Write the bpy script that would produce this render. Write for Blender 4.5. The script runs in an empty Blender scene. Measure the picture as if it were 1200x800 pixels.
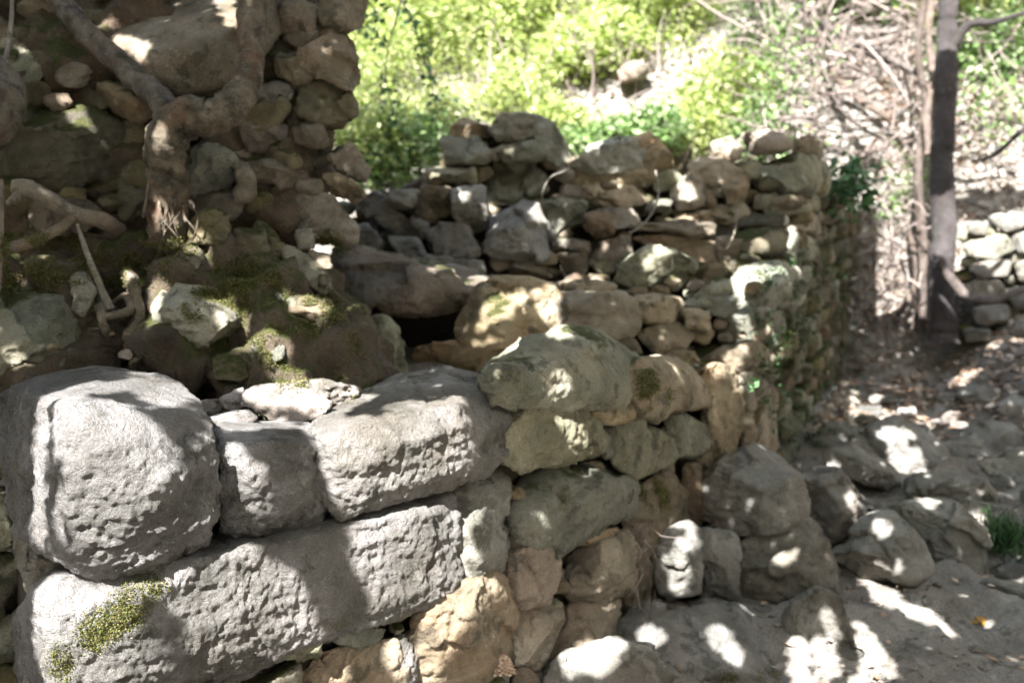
import bpy, bmesh, math, random
import numpy as np, time
T0=time.time()
def tick(s): pass
from mathutils import Vector, Matrix
from mathutils.bvhtree import BVHTree
random.seed(7); RNG = np.random.default_rng(7)
S = bpy.context.scene; COL = S.collection

# ------------------------------------------------------------------ camera
CAM_Z = 1.55; PITCH = math.radians(8.0); FPX = 1200 * 35 / 36
cd = bpy.data.cameras.new('camera'); cam = bpy.data.objects.new('camera', cd); COL.objects.link(cam)
cam.location = (0, 0, CAM_Z); cam.rotation_euler = (math.pi / 2 - PITCH, 0, 0)
cd.lens = 35; cd.sensor_width = 36; cd.clip_start = 0.05; cd.clip_end = 300
cd.dof.use_dof = True; cd.dof.focus_distance = 2.12; cd.dof.aperture_fstop = 2.5; cd.dof.aperture_blades = 7
S.camera = cam
# ------------------------------------------------------------------ light
SUN = Vector((-0.22, -0.64, 0.735)).normalized()
SKY_STRENGTH = 0.096; SUN_STRENGTH = 5.0; EXPOSURE = 2.8
W = bpy.data.worlds.new('World'); S.world = W; W.use_nodes = True
nt = W.node_tree; bg = nt.nodes['Background']; sky = nt.nodes.new('ShaderNodeTexSky')
sky.sky_type = 'NISHITA'; sky.sun_disc = False
sky.sun_elevation = math.asin(SUN.z); sky.sun_rotation = math.atan2(SUN.x, SUN.y)
sky.air_density = 1.0; sky.dust_density = 2.0; sky.ozone_density = 1.0
nt.links.new(sky.outputs[0], bg.inputs[0]); bg.inputs[1].default_value = SKY_STRENGTH
sl = bpy.data.lights.new('sun', 'SUN'); sun = bpy.data.objects.new('sun', sl); COL.objects.link(sun)
sl.energy = SUN_STRENGTH; sl.angle = math.radians(0.36); sl.color = (1.0, 0.965, 0.96)
sun.rotation_euler = SUN.to_track_quat('Z', 'Y').to_euler(); sun.location = (-3, -5, 10)
S.view_settings.view_transform = 'Standard'; S.view_settings.look = 'None'
S.view_settings.exposure = EXPOSURE; S.view_settings.gamma = 1
S.render.engine = 'CYCLES'
S.cycles.max_bounces = 6; S.cycles.diffuse_bounces = 4; S.cycles.transmission_bounces = 3
S.cycles.transparent_max_bounces = 4; S.cycles.use_denoising = True
S.cycles.sample_clamp_indirect = 6; S.cycles.caustics_reflective = False; S.cycles.caustics_refractive = False

# ------------------------------------------------------------------ geometry of the place
cp, sp_ = math.cos(PITCH), math.sin(PITCH)
def ray(px, py):
    a = (px - 600) / FPX; b = -(py - 400) / FPX
    return Vector((a, cp + b * sp_, -sp_ + b * cp))
CAM = Vector((0, 0, CAM_Z))
def P(px, py, d): return CAM + ray(px, py) * d
PLAN = np.array([(-6, 2.9), (-3.5, 2.6), (-1.75, 2.45), (-1.02, 2.0), (-0.92, 1.84), (-0.09, 2.50), (0.42, 3.08), (0.85, 3.80),
                 (1.35, 4.70), (1.95, 6.0), (2.85, 8.0), (4.4, 11.4)])
def yw(x): return float(np.interp(x, PLAN[:, 0], PLAN[:, 1]))
def dwall(px, py):
    r = ray(px, py); lo, hi = 0.5, 14.0
    for _ in range(30):
        m = (lo + hi) / 2
        if r.y * m < yw(r.x * m): lo = m
        else: hi = m
    return lo
def dbank(px, py):
    d = 2.98 + 0.27 * min(max(px, -200), 430) / 430
    if py > 290: d -= 0.30 * min((py - 290) / 170, 1)
    if py < 120: d += 0.10 * (120 - py) / 120
    return d
def hill(x, y):
    z = 0.20 + 0.055 * (y - 3)
    z = np.where(y > 6.4, z + 0.82 * (y - 6.4) ** 1.12, z)
    z = z + np.where(x > 2.7, 0.55 * (x - 2.7), 0)
    z = z + 0.75 * np.maximum(-y - 2.5, 0) + 0.7 * np.maximum(-x - 4.5, 0) * (y < 8) + 0.5 * np.maximum(x - 6, 0)     # unseen slopes added behind and beside the camera to block low sky light
    z = z - 0.07 * np.exp(-((x - 1.35) / .75) ** 2 - ((y - 3.7) / .8) ** 2)
    ins = y - np.interp(x, PLAN[:, 0], PLAN[:, 1])
    t = np.clip((ins - 0.16) / 0.15, 0, 1)
    zin = np.maximum(z, 0.86 + 0.0 * y)
    return z * (1 - t) + zin * t

# ------------------------------------------------------------------ noise (numpy)
def _h(ix, iy, iz, s):
    n = (ix * 374761393 + iy * 668265263 + iz * 2147483647 * 3 + s * 974634777) & 0xffffffff
    n = ((n ^ (n >> 13)) * 1274126177) & 0xffffffff
    n = ((n ^ (n >> 16)) * 2246822519) & 0xffffffff
    return ((n ^ (n >> 15)) & 0xffff) / 32767.5 - 1.0
def vnoise(p, s=0):
    f = np.floor(p); i = f.astype(np.int64); t = p - f; t = t * t * t * (t * (t * 6 - 15) + 10)
    r = 0
    for dx in (0, 1):
        wx = t[:, 0] if dx else 1 - t[:, 0]
        for dy in (0, 1):
            wy = t[:, 1] if dy else 1 - t[:, 1]
            for dz in (0, 1):
                wz = t[:, 2] if dz else 1 - t[:, 2]
                r = r + wx * wy * wz * _h(i[:, 0] + dx, i[:, 1] + dy, i[:, 2] + dz, s)
    return r
_R = np.array([[0.80, 0.36, -0.48], [-0.60, 0.48, -0.64], [0.0, 0.80, 0.60]])
def fbm(p, octs=4, s=0, ridged=False, gain=0.5):
    a = 1.0; r = np.zeros(len(p)); q = p
    for o in range(octs):
        n = vnoise(q, s + o)
        r += a * ((1 - 2 * np.abs(n)) if ridged else n)
        q = q @ _R.T * 2.03 + 7.1; a *= gain
    return r

# ------------------------------------------------------------------ materials
def N(nt, t, **kw):
    n = nt.nodes.new(t)
    for k, v in kw.items(): setattr(n, k, v)
    return n
def ramp(nt, src, stops):
    r = N(nt, 'ShaderNodeValToRGB'); e = r.color_ramp.elements
    while len(e) < len(stops): e.new(0.5)
    for k, (pos, c) in enumerate(stops):
        e[k].position = pos; e[k].color = (*c, 1) if len(c) == 3 else c
    nt.links.new(src, r.inputs[0]); return r.outputs[0]
def noise(nt, vec, scale, detail=4, rough=0.55):
    n = N(nt, 'ShaderNodeTexNoise'); n.inputs['Scale'].default_value = scale
    n.inputs['Detail'].default_value = detail; n.inputs['Roughness'].default_value = rough
    nt.links.new(vec, n.inputs['Vector']); return n.outputs['Fac']
def mixc(nt, fac, a, b, mode='MIX'):
    m = N(nt, 'ShaderNodeMix', data_type='RGBA', blend_type=mode)
    if isinstance(fac, (int, float)): m.inputs[0].default_value = fac
    else: nt.links.new(fac, m.inputs[0])
    for k, v in ((6, a), (7, b)):
        if isinstance(v, tuple): m.inputs[k].default_value = (*v, 1)
        else: nt.links.new(v, m.inputs[k])
    return m.outputs[2]
def math_(nt, op, a, b=0.0, clamp=False):
    m = N(nt, 'ShaderNodeMath', operation=op); m.use_clamp = clamp
    for k, v in ((0, a), (1, b)):
        if isinstance(v, (int, float)): m.inputs[k].default_value = v
        else: nt.links.new(v, m.inputs[k])
    return m.outputs[0]
def rock_mat(name, dark, mid, light, stain=(0.30, 0.17, 0.09), stain_amt=0.35, moss=0.0, lichen=0.25, bump=1.0, fine=90, var=0.25, k=1.0):
    m = bpy.data.materials.new(name); m.use_nodes = True; nt = m.node_tree
    b = nt.nodes['Principled BSDF']; b.inputs['Roughness'].default_value = 0.88
    b.inputs['Specular IOR Level'].default_value = 0.25
    tc = N(nt, 'ShaderNodeTexCoord'); oi = N(nt, 'ShaderNodeObjectInfo')
    add = N(nt, 'ShaderNodeVectorMath', operation='ADD')
    sc = math_(nt, 'MULTIPLY', oi.outputs['Random'], 57.0)
    nt.links.new(tc.outputs['Object'], add.inputs[0]); nt.links.new(sc, add.inputs[1]); v = add.outputs[0]
    n1 = noise(nt, v, k * 5.0, 7, 0.62); col = ramp(nt, n1, [(0.32, dark), (0.5, mid), (0.70, light)])
    n2 = noise(nt, v, k * 2.6, 5, 0.6); f2 = ramp(nt, n2, [(0.50, (0, 0, 0)), (0.68, (1, 1, 1))])
    col = mixc(nt, math_(nt, 'MULTIPLY', f2, stain_amt), col, stain)
    n3 = noise(nt, v, k * 14.0, 8, 0.75); f3 = ramp(nt, n3, [(0.57, (0, 0, 0)), (0.66, (1, 1, 1))])
    col = mixc(nt, math_(nt, 'MULTIPLY', f3, lichen), col, (0.50, 0.50, 0.43))
    n4 = noise(nt, v, k * 9.0, 9, 0.7); f4 = ramp(nt, n4, [(0.38, (1, 1, 1)), (0.45, (0, 0, 0))])
    col = mixc(nt, math_(nt, 'MULTIPLY', f4, 0.65), col, (0.055, 0.055, 0.04))
    n5 = noise(nt, v, fine * 2.2, 3, 0.7)
    col = mixc(nt, 0.5, col, ramp(nt, n5, [(0.3, (0.25, 0.25, 0.25)), (0.7, (0.75, 0.75, 0.75))]), 'OVERLAY')
    hsv = N(nt, 'ShaderNodeHueSaturation'); nt.links.new(col, hsv.inputs['Color'])
    rv = math_(nt, 'MULTIPLY', oi.outputs['Random'], 2 * var); rv = math_(nt, 'ADD', rv, 1 - var)
    nt.links.new(rv, hsv.inputs['Value'])
    r2 = math_(nt, 'FRACT', math_(nt, 'MULTIPLY', oi.outputs['Random'], 17.3))
    nt.links.new(math_(nt, 'ADD', math_(nt, 'MULTIPLY', r2, 0.5), 0.62), hsv.inputs['Saturation'])
    col = hsv.outputs[0]
    if moss > 0:
        g = N(nt, 'ShaderNodeNewGeometry'); sx = N(nt, 'ShaderNodeSeparateXYZ'); nt.links.new(g.outputs['Normal'], sx.inputs[0])
        up = math_(nt, 'MULTIPLY', sx.outputs[2], 0.22)
        mn = noise(nt, v, 4.5, 8, 0.68); k = math_(nt, 'ADD', mn, up)
        mf = ramp(nt, k, [(0.74 - 0.28 * moss, (0, 0, 0)), (0.82 - 0.28 * moss, (1, 1, 1))])
        mc = ramp(nt, noise(nt, v, 60, 4, 0.7), [(0.3, (0.025, 0.03, 0.008)), (0.55, (0.05, 0.055, 0.014)), (0.8, (0.10, 0.105, 0.028))])
        col = mixc(nt, mf, col, mc)
    nt.links.new(col, b.inputs['Base Color'])
    hb = noise(nt, v, fine, 4, 0.9); hm = noise(nt, v, 22, 7, 0.7);
    vo = N(nt, 'ShaderNodeTexVoronoi', feature='DISTANCE_TO_EDGE'); vo.inputs['Scale'].default_value = 6.5
    wv = N(nt, 'ShaderNodeVectorMath', operation='ADD'); nt.links.new(v, wv.inputs[0])
    sc2 = N(nt, 'ShaderNodeVectorMath', operation='SCALE'); sc2.inputs['Scale'].default_value = 0.25
    nz = N(nt, 'ShaderNodeTexNoise'); nz.inputs['Scale'].default_value = 7; nt.links.new(v, nz.inputs['Vector'])
    nt.links.new(nz.outputs['Color'], sc2.inputs[0]); nt.links.new(sc2.outputs[0], wv.inputs[1]); nt.links.new(wv.outputs[0], vo.inputs['Vector'])
    crack = ramp(nt, vo.outputs['Distance'], [(0.0, (0, 0, 0)), (0.02, (1, 1, 1))])
    h = math_(nt, 'ADD', math_(nt, 'MULTIPLY', hb, 0.55), math_(nt, 'MULTIPLY', hm, 0.7)); h = math_(nt, 'ADD', h, math_(nt, 'MULTIPLY', crack, 0.05))
    bp = N(nt, 'ShaderNodeBump'); bp.inputs['Strength'].default_value = 0.9; bp.inputs['Distance'].default_value = 0.016 * max(bump, 1.7)
    nt.links.new(h, bp.inputs['Height']); nt.links.new(bp.outputs[0], b.inputs['Normal'])
    return m
M = {}
M['pale'] = rock_mat('rock_pale_grey', (0.085, 0.08, 0.065), (0.185, 0.177, 0.158), (0.33, 0.315, 0.30), stain=(0.15, 0.125, 0.09), stain_amt=0.55, moss=0.0, lichen=0.3, bump=3.2, fine=85, var=0.12)
M['grey'] = rock_mat('rock_green_grey', (0.116, 0.124, 0.086), (0.217, 0.217, 0.152), (0.327, 0.319, 0.231), stain=(0.265, 0.186, 0.101), moss=0.06, lichen=0.22, var=0.18)
M['tan'] = rock_mat('rock_tan', (0.148, 0.122, 0.078), (0.278, 0.227, 0.145), (0.418, 0.356, 0.251), stain=(0.330, 0.200, 0.106), stain_amt=0.5, moss=0.04, lichen=0.18, var=0.2)
M['ochre'] = rock_mat('rock_ochre', (0.100, 0.081, 0.053), (0.181, 0.150, 0.100), (0.288, 0.244, 0.175), stain=(0.225, 0.125, 0.069), stain_amt=0.5, moss=0.10, lichen=0.14, var=0.2)
M['boulder'] = rock_mat('rock_blue_grey', (0.112, 0.110, 0.092), (0.207, 0.202, 0.174), (0.302, 0.293, 0.258), stain=(0.213, 0.168, 0.123), stain_amt=0.5, moss=0.0, lichen=0.28, bump=1.6, var=0.15)
M['mossy'] = rock_mat('rock_mossy', (0.068, 0.063, 0.033), (0.128, 0.112, 0.063), (0.195, 0.173, 0.105), stain=(0.165, 0.105, 0.049), moss=0.42, lichen=0.10, var=0.2)
M['earth'] = rock_mat('packed_earth', (0.047, 0.035, 0.020), (0.095, 0.070, 0.041), (0.155, 0.119, 0.074), stain=(0.135, 0.068, 0.036), stain_amt=0.5, moss=0.42, lichen=0.05, bump=2.0, fine=60)
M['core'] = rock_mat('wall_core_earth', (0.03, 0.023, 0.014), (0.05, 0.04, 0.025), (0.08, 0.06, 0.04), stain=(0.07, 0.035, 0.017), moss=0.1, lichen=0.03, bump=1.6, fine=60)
M['soil'] = rock_mat('path_soil', (0.13, 0.113, 0.085), (0.21, 0.187, 0.145), (0.31, 0.285, 0.23), stain=(0.24, 0.18, 0.13), stain_amt=0.45, moss=0.0, lichen=0.2, bump=2.2, fine=50)
M['litter_rock'] = rock_mat('pale_scree_rock', (0.20, 0.17, 0.14), (0.30, 0.265, 0.23), (0.42, 0.38, 0.33), stain=(0.28, 0.18, 0.12), moss=0.0, lichen=0.2)
M['bark'] = rock_mat('flaking_bark', (0.05, 0.042, 0.03), (0.18, 0.15, 0.105), (0.32, 0.275, 0.20), stain=(0.24, 0.11, 0.055), stain_amt=0.7, moss=0.03, lichen=0.35, bump=3.6, fine=140, var=0.05, k=3.2)
M['root'] = rock_mat('smooth_root_bark', (0.101, 0.088, 0.061), (0.189, 0.162, 0.121), (0.270, 0.243, 0.189), stain=(0.230, 0.135, 0.074), stain_amt=0.4, moss=0.0, lichen=0.25, bump=0.5, fine=70, var=0.08, k=1.6)
M['dry_bark'] = rock_mat('dry_branch_bark', (0.07, 0.055, 0.045), (0.13, 0.10, 0.08), (0.21, 0.17, 0.14), stain=(0.15, 0.10, 0.06), moss=0, lichen=.1, bump=.6, fine=90, k=3)
M['dark_bark'] = rock_mat('purple_brown_bark', (0.03, 0.024, 0.024), (0.06, 0.05, 0.048), (0.11, 0.092, 0.088), stain=(0.08, 0.05, 0.035), moss=0.0, lichen=0.1, bump=3.0, fine=60, var=0.1)
def leaf_mat(name, cols, trans=0.45, rough=0.6):
    m = bpy.data.materials.new(name); m.use_nodes = True; nt = m.node_tree
    b = nt.nodes['Principled BSDF']; out = nt.nodes['Material Output']; b.inputs['Roughness'].default_value = rough
    g = N(nt, 'ShaderNodeNewGeometry')
    c = ramp(nt, g.outputs['Random Per Island'], [(k / max(1, len(cols) - 1), x) for k, x in enumerate(cols)])
    nt.links.new(c, b.inputs['Base Color'])
    t = N(nt, 'ShaderNodeBsdfTranslucent'); nt.links.new(c, t.inputs[0])
    mx = N(nt, 'ShaderNodeMixShader'); mx.inputs[0].default_value = trans
    nt.links.new(b.outputs[0], mx.inputs[1]); nt.links.new(t.outputs[0], mx.inputs[2]); nt.links.new(mx.outputs[0], out.inputs[0])
    return m
M['leaf_bright'] = leaf_mat('leaf_yellow_green', [(0.12, 0.18, 0.03), (0.28, 0.38, 0.08), (0.42, 0.47, 0.16), (0.55, 0.58, 0.32), (0.24, 0.34, 0.08)], 0.5)  # paler than real leaves, putting background glare into their colour
M['leaf_mid'] = leaf_mat('leaf_mid_green', [(0.04, 0.09, 0.02), (0.12, 0.22, 0.05), (0.22, 0.33, 0.12), (0.36, 0.42, 0.26)], 0.4)
M['leaf_ivy'] = leaf_mat('leaf_ivy', [(0.02, 0.06, 0.02), (0.05, 0.12, 0.04), (0.10, 0.20, 0.08)], 0.25)
M['leaf_canopy'] = leaf_mat('leaf_canopy', [(0.15, 0.19, 0.08), (0.22, 0.25, 0.13)], 0.28)
M['leaf_dry'] = leaf_mat('leaf_dry', [(0.20, 0.11, 0.06), (0.33, 0.22, 0.14), (0.45, 0.35, 0.26), (0.55, 0.48, 0.38), (0.28, 0.13, 0.06)], 0.15)
M['moss'] = leaf_mat('moss_blades', [(0.035, 0.045, 0.008), (0.07, 0.085, 0.015), (0.12, 0.14, 0.025), (0.15, 0.11, 0.045), (0.20, 0.21, 0.05)], 0.3)
M['twig'] = leaf_mat('dry_twig', [(0.08, 0.06, 0.05), (0.16, 0.13, 0.11), (0.30, 0.26, 0.23)], 0.0, 0.8)
M['yellow_leaf'] = leaf_mat('yellow_leaf', [(0.35, 0.19, 0.03), (0.40, 0.24, 0.04)], 0.3)
def plain(name, c, rough=0.5):
    m = bpy.data.materials.new(name); m.use_nodes = True; nt = m.node_tree; b = nt.nodes['Principled BSDF']
    tc = N(nt, 'ShaderNodeTexCoord'); n = noise(nt, tc.outputs['Object'], 30, 4)
    nt.links.new(ramp(nt, n, [(0.3, tuple(x * 0.8 for x in c)), (0.7, c)]), b.inputs['Base Color'])
    b.inputs['Roughness'].default_value = rough; return m
M['cable'] = plain('grey_cable', (0.20, 0.21, 0.22), 0.5)

# ------------------------------------------------------------------ object helpers
def tag(o, label=None, cat=None, group=None, kind=None):
    if label: o['label'] = label
    if cat: o['category'] = cat
    if group: o['group'] = group
    if kind: o['kind'] = kind
    return o
def empty(name, loc, **kw):
    o = bpy.data.objects.new(name, None); COL.objects.link(o); o.location = loc; o.empty_display_size = 0.1
    return tag(o, **kw)
def link_mesh(name, me, mat, parent=None, center=True):
    """one mesh object; its origin is moved to its own middle"""
    n = len(me.vertices); co = np.empty(n * 3, np.float32); me.vertices.foreach_get('co', co); co = co.reshape(-1, 3)
    c = (co.min(0) + co.max(0)) / 2 if center and n else np.zeros(3)
    me.vertices.foreach_set('co', (co - c).ravel().astype(np.float32)); me.update()
    o = bpy.data.objects.new(name, me); COL.objects.link(o)
    loc = Vector([float(q) for q in c])
    if parent is not None: o.parent = parent; loc = loc - parent.location
    o.location = loc
    me.materials.clear(); me.materials.append(mat)
    return o
def smooth_mesh(me): me.polygons.foreach_set('use_smooth', np.ones(len(me.polygons), bool))
def mesh_np(name, v, f):
    """mesh from (n,3) verts and (m,k) faces of equal k"""
    me = bpy.data.meshes.new(name); v = np.asarray(v, np.float32); f = np.asarray(f, np.int32)
    m, k = f.shape
    me.vertices.add(len(v)); me.vertices.foreach_set('co', v.ravel())
    me.loops.add(m * k); me.loops.foreach_set('vertex_index', f.ravel())
    me.polygons.add(m); me.polygons.foreach_set('loop_start', np.arange(0, m * k, k, dtype=np.int32))
    me.update(calc_edges=True); me.validate(); return me

def in_poly(X, Y, poly):
    X = np.asarray(X, float); Y = np.asarray(Y, float); c = np.zeros(X.shape, bool); n = len(poly)
    for i in range(n):
        (x0, y0), (x1, y1) = poly[i][:2], poly[(i + 1) % n][:2]
        if y0 == y1: continue
        k = ((y0 > Y) != (y1 > Y)) & (X < (x1 - x0) * (Y - y0) / (y1 - y0) + x0); c ^= k
    return c
def parse(s):
    r = []
    for w in s.split():
        q = [float(x) for x in w.split(',')]
        r.append((q[0], q[1], q[2] if len(q) > 2 else 0.0))
    return r
JOBS = []      # stones waiting to be remeshed
def hull_add(bm, pts):
    vs = [bm.verts.new(p) for p in pts]
    r = bmesh.ops.convex_hull(bm, input=vs)
    dead = list({g for g in r['geom_interior'] + r['geom_unused'] if isinstance(g, bmesh.types.BMVert)})
    if dead: bmesh.ops.delete(bm, geom=dead, context='VERTS')
def stone_points(out, depth, inner='', T=0.22, rnd=None, bev=0.09, proud=0.0):
    rnd = rnd or random
    o = parse(out); cx = sum(p[0] for p in o) / len(o); cy = sum(p[1] for p in o) / len(o)
    D = [depth(p[0], p[1]) for p in o]
    w = (max(p[0] for p in o) - min(p[0] for p in o)) / FPX * depth(cx, cy)
    h = (max(p[1] for p in o) - min(p[1] for p in o)) / FPX * depth(cx, cy)
    size = math.sqrt(max(w, .02) * max(h, .02)); T = min(T, size * 1.5 + 0.03)
    pts = []; g = 1.025 if inner else 1.055
    for (x, y, d), dd in zip(o, D):
        X, Y = cx + (x - cx) * g, cy + (y - cy) * g
        expl = inner != ''
        pts.append(P(X, Y, dd + d - proud + (0 if expl else size * bev)))
        pts.append(P(cx + (x - cx) * 0.84, cy + (y - cy) * 0.84, dd + d + T - proud))
        if expl:
            pts.append(P(cx + (x - cx) * 0.945, cy + (y - cy) * 0.945, dd + d - proud - size * 0.055))
        if not expl:
            k = 1 - bev * rnd.uniform(0.3, 1.5)
            pts.append(P(cx + (x - cx) * k, cy + (y - cy) * k, dd + d - proud + size * rnd.uniform(-0.10, 0.05)))
    if inner:
        for x, y, d in parse(inner): pts.append(P(x, y, depth(x, y) + d - proud))
    else:
        for _ in range(rnd.choice((1, 2, 2))):
            a, b = rnd.uniform(-.3, .3), rnd.uniform(-.3, .3)
            pts.append(P(cx + a * w * FPX / depth(cx, cy), cy + b * h * FPX / depth(cx, cy), depth(cx, cy) - proud - size * rnd.uniform(0.02, 0.16)))
    return pts, size
def queue(name, pts_list, mat, parent=None, vox=None, amp=1.0, size=0.2, smooth=2, meta=None, seed=None, fine=1.0, chips=8, chipd=0.30):
    bm = bmesh.new()
    for pts in pts_list: hull_add(bm, pts)
    me = bpy.data.meshes.new(name); bm.to_mesh(me); bm.free()
    o = bpy.data.objects.new('tmp_' + name, me); COL.objects.link(o)
    r = o.modifiers.new('r', 'REMESH'); r.mode = 'VOXEL'; r.voxel_size = vox or max(0.006, size / 26)
    JOBS.append((o, name, mat, parent, amp, size, smooth, meta or {}, seed if seed is not None else len(JOBS), vox or max(0.006, size / 26), fine, chips, chipd))
def flush():
    bpy.context.view_layer.update(); dg = bpy.context.evaluated_depsgraph_get(); res = []
    for o, name, mat, parent, amp, size, sm, meta, seed, vox, fine, chips, chipd in JOBS:
        me = bpy.data.meshes.new_from_object(o.evaluated_get(dg)); me.name = name
        n = len(me.vertices); co = np.empty(n * 3, np.float32); me.vertices.foreach_get('co', co); co = co.reshape(-1, 3).astype(np.float64)
        e = np.empty(len(me.edges) * 2, np.int32); me.edges.foreach_get('vertices', e); e = e.reshape(-1, 2)
        deg = np.bincount(e.ravel(), minlength=n).clip(1)[:, None]
        for _ in range(sm):
            acc = np.stack([np.bincount(e[:, 0], co[e[:, 1], k], n) + np.bincount(e[:, 1], co[e[:, 0], k], n) for k in range(3)], 1)
            co = co * 0.88 + acc / deg * 0.12
        me.vertices.foreach_set('co', co.ravel().astype(np.float32)); me.update()
        nr = np.empty(n * 3, np.float32); me.vertex_normals.foreach_get('vector', nr); nr = nr.reshape(-1, 3)
        s = max(size, 0.06)
        off = np.array([seed * 3.17, seed * 1.71, seed * 0.93])
        q = co / s
        d = 0.012 * s * fbm(q * 1.5 + off, 2, seed) + 0.005 * s * fbm(q * 4.1 + off, 2, seed + 5, True)
        co = co + nr * (d * amp)[:, None]
        if chips:       # broken flat faces: everything beyond a plane is pushed back onto it
            r = random.Random(seed * 13 + 5); cen = co.mean(0); tc_ = np.array(CAM) - cen; tc_ /= np.linalg.norm(tc_)
            for j in range(chips):
                w = np.array([r.gauss(0, 1), r.gauss(0, 1), r.gauss(0, 1)]); w /= np.linalg.norm(w)
                if j == 0: w = tc_ * .75 + np.array([0, 0, r.uniform(.7, 1.2)]) + w * .35
                elif j == 1: w = tc_ * 1.0 + np.array([0, 0, -r.uniform(.3, .8)]) + w * .35
                else: w = w + tc_ * (r.uniform(.7, 2.0) if j % 3 else .15)
                w /= np.linalg.norm(w); pr_ = (co - cen) @ w
                o_ = pr_.max() - s * r.uniform(.25, 1.0) * chipd * (1.0 if j < 2 or j % 3 else .5)
                ov = np.maximum(pr_ - o_, 0); co = co - (ov * r.uniform(.9, 1.0))[:, None] * w
        me.vertices.foreach_set('co', co.ravel().astype(np.float32)); me.update()
        nr = np.empty(n * 3, np.float32); me.vertex_normals.foreach_get('vector', nr); nr = nr.reshape(-1, 3)
        q = co / s; tilt = np.array([0.25 * math.sin(seed), 0.2 * math.cos(seed * 1.3), 1.0])
        bed = (co @ tilt)[:, None] * np.array([[0.0, 0.0, 9.0]]) / s + q * 1.3 + off
        d = 0.010 * s * fbm(bed, 2, seed + 9)
        if chips:       # fracture cells: each breaks away on its own little plane, so steps and crisp arrises run between them
            g_ = np.random.default_rng(seed + 3); k_ = 26 if vox < .005 else 13
            sd_ = co[g_.integers(0, n, k_)]; wq = co + 0.05 * s * np.stack([fbm(co / s * 5 + z_ * 9.1 + off, 2, seed + z_) for z_ in range(3)], 1)
            cid = np.argmin(((wq[:, None] - sd_[None]) ** 2).sum(2), 1); gs = g_.normal(0, (.10 if name == 'boulder' else .15) if vox > .005 else .03, (k_, 3)); of_ = g_.normal(0, .014 * s, k_)
            d += np.clip(((co - sd_[cid]) * gs[cid]).sum(1), -.05 * s, .05 * s) + of_[cid] * (1 if vox > .005 else .12)
        t = fbm(q * np.array([1.6, 1.6, 3.6]) + off + 5, 1, seed + 21); st = 3.0
        tt = t * st; tf = np.floor(tt); fr = tt - tf; d += 0.012 * s * ((tf + np.clip(fr * 5 - 2.0, 0, 1)) / st - t)
        if vox < 0.012:
            bd = co @ np.array([[1, .2 * math.sin(seed), .1], [0, 1, .3 * math.cos(seed)], [.1, .3 * math.sin(seed * 2), 1]])
            ff = fine * np.clip(1.15 - 1.3 * np.maximum(nr[:, 2] - .15, 0), .25, 1)      # tops are weathered smooth, broken fronts stay rough
            d += ff * 0.0040 * fbm(bd * np.array([9.0, 9.0, 34.0]) + off, 2, seed + 30, True, 0.5) * 0.6
            d += ff * 0.0026 * fbm(co * 30 + off, 2, seed + 33, False, 0.6)
            d += ff * 0.0042 * fbm(co * 66 + off, 2, seed + 40, False, 0.75)
        d += 0.012 * s
        if vox < 0.005:      # hairline cracks and one flaked-off scar
            for z_ in range(4):
                g2 = np.random.default_rng(seed * 7 + z_); pn_ = g2.normal(size=3); pn_[2] *= (1.6 if z_ % 2 else .4); pn_ /= np.linalg.norm(pn_)
                dd_ = (co - co.mean(0)) @ pn_ - g2.uniform(-.12, .12) + .025 * fbm(co * 7 + z_ * 5, 3, seed + z_ + 60)
                mk = np.clip(fbm(co * 4 + z_ * 3.3, 2, seed + 80 + z_) * 3 + .3, 0, 1)
                d -= .007 * mk * np.exp(-(dd_ / .0038) ** 2) + (.004 * mk * (dd_ > 0) * (dd_ < .06) if z_ == 0 else 0)
        if name == 'earth': d += .030 * fbm(co * 5, 3, 61, True) + .016 * fbm(co * 17, 2, 62)
        co = co + nr * (d * amp)[:, None]
        me.vertices.foreach_set('co', co.ravel().astype(np.float32)); smooth_mesh(me)
        if parent is not None and chips:        # the hidden back, bedded in the wall, is left open
            nf = len(me.polygons); lt = np.empty(nf, np.int32); me.polygons.foreach_get('loop_total', lt)
            if (lt == 4).all():
                fv = np.empty(nf * 4, np.int32); me.polygons.foreach_get('vertices', fv); fv = fv.reshape(-1, 4)
                pn = np.cross(co[fv[:, 2]] - co[fv[:, 0]], co[fv[:, 3]] - co[fv[:, 1]]); pn /= np.linalg.norm(pn, axis=1)[:, None] + 1e-12
                fv = fv[pn @ tc_ > -0.45]; us, inv = np.unique(fv, return_inverse=True); m2 = mesh_np(name, co[us], inv.reshape(-1, 4)); bpy.data.meshes.remove(me); me = m2; smooth_mesh(me)
        bpy.data.objects.remove(o)
        ob = link_mesh(name, me, M[mat] if isinstance(mat, str) else mat, parent)
        tag(ob, **meta); res.append(ob)
    JOBS.clear(); return res
def stone(out, depth, mat, parent, inner='', T=0.22, vox=None, proud=0.0, name='stone', amp=1.0, meta=None, seed=None, bev=0.09, smooth=1, fine=1.0, chips=8, chipd=0.30):
    sd = seed if seed is not None else int(sum(p[0] * 3 + p[1] * 7 for p in parse(out))) % 9973
    pts, size = stone_points(out, depth, inner, T, random.Random(sd), bev, proud)
    queue(name, [pts], mat, parent, vox, amp, size, smooth, meta, sd, fine, chips, chipd)

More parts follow.
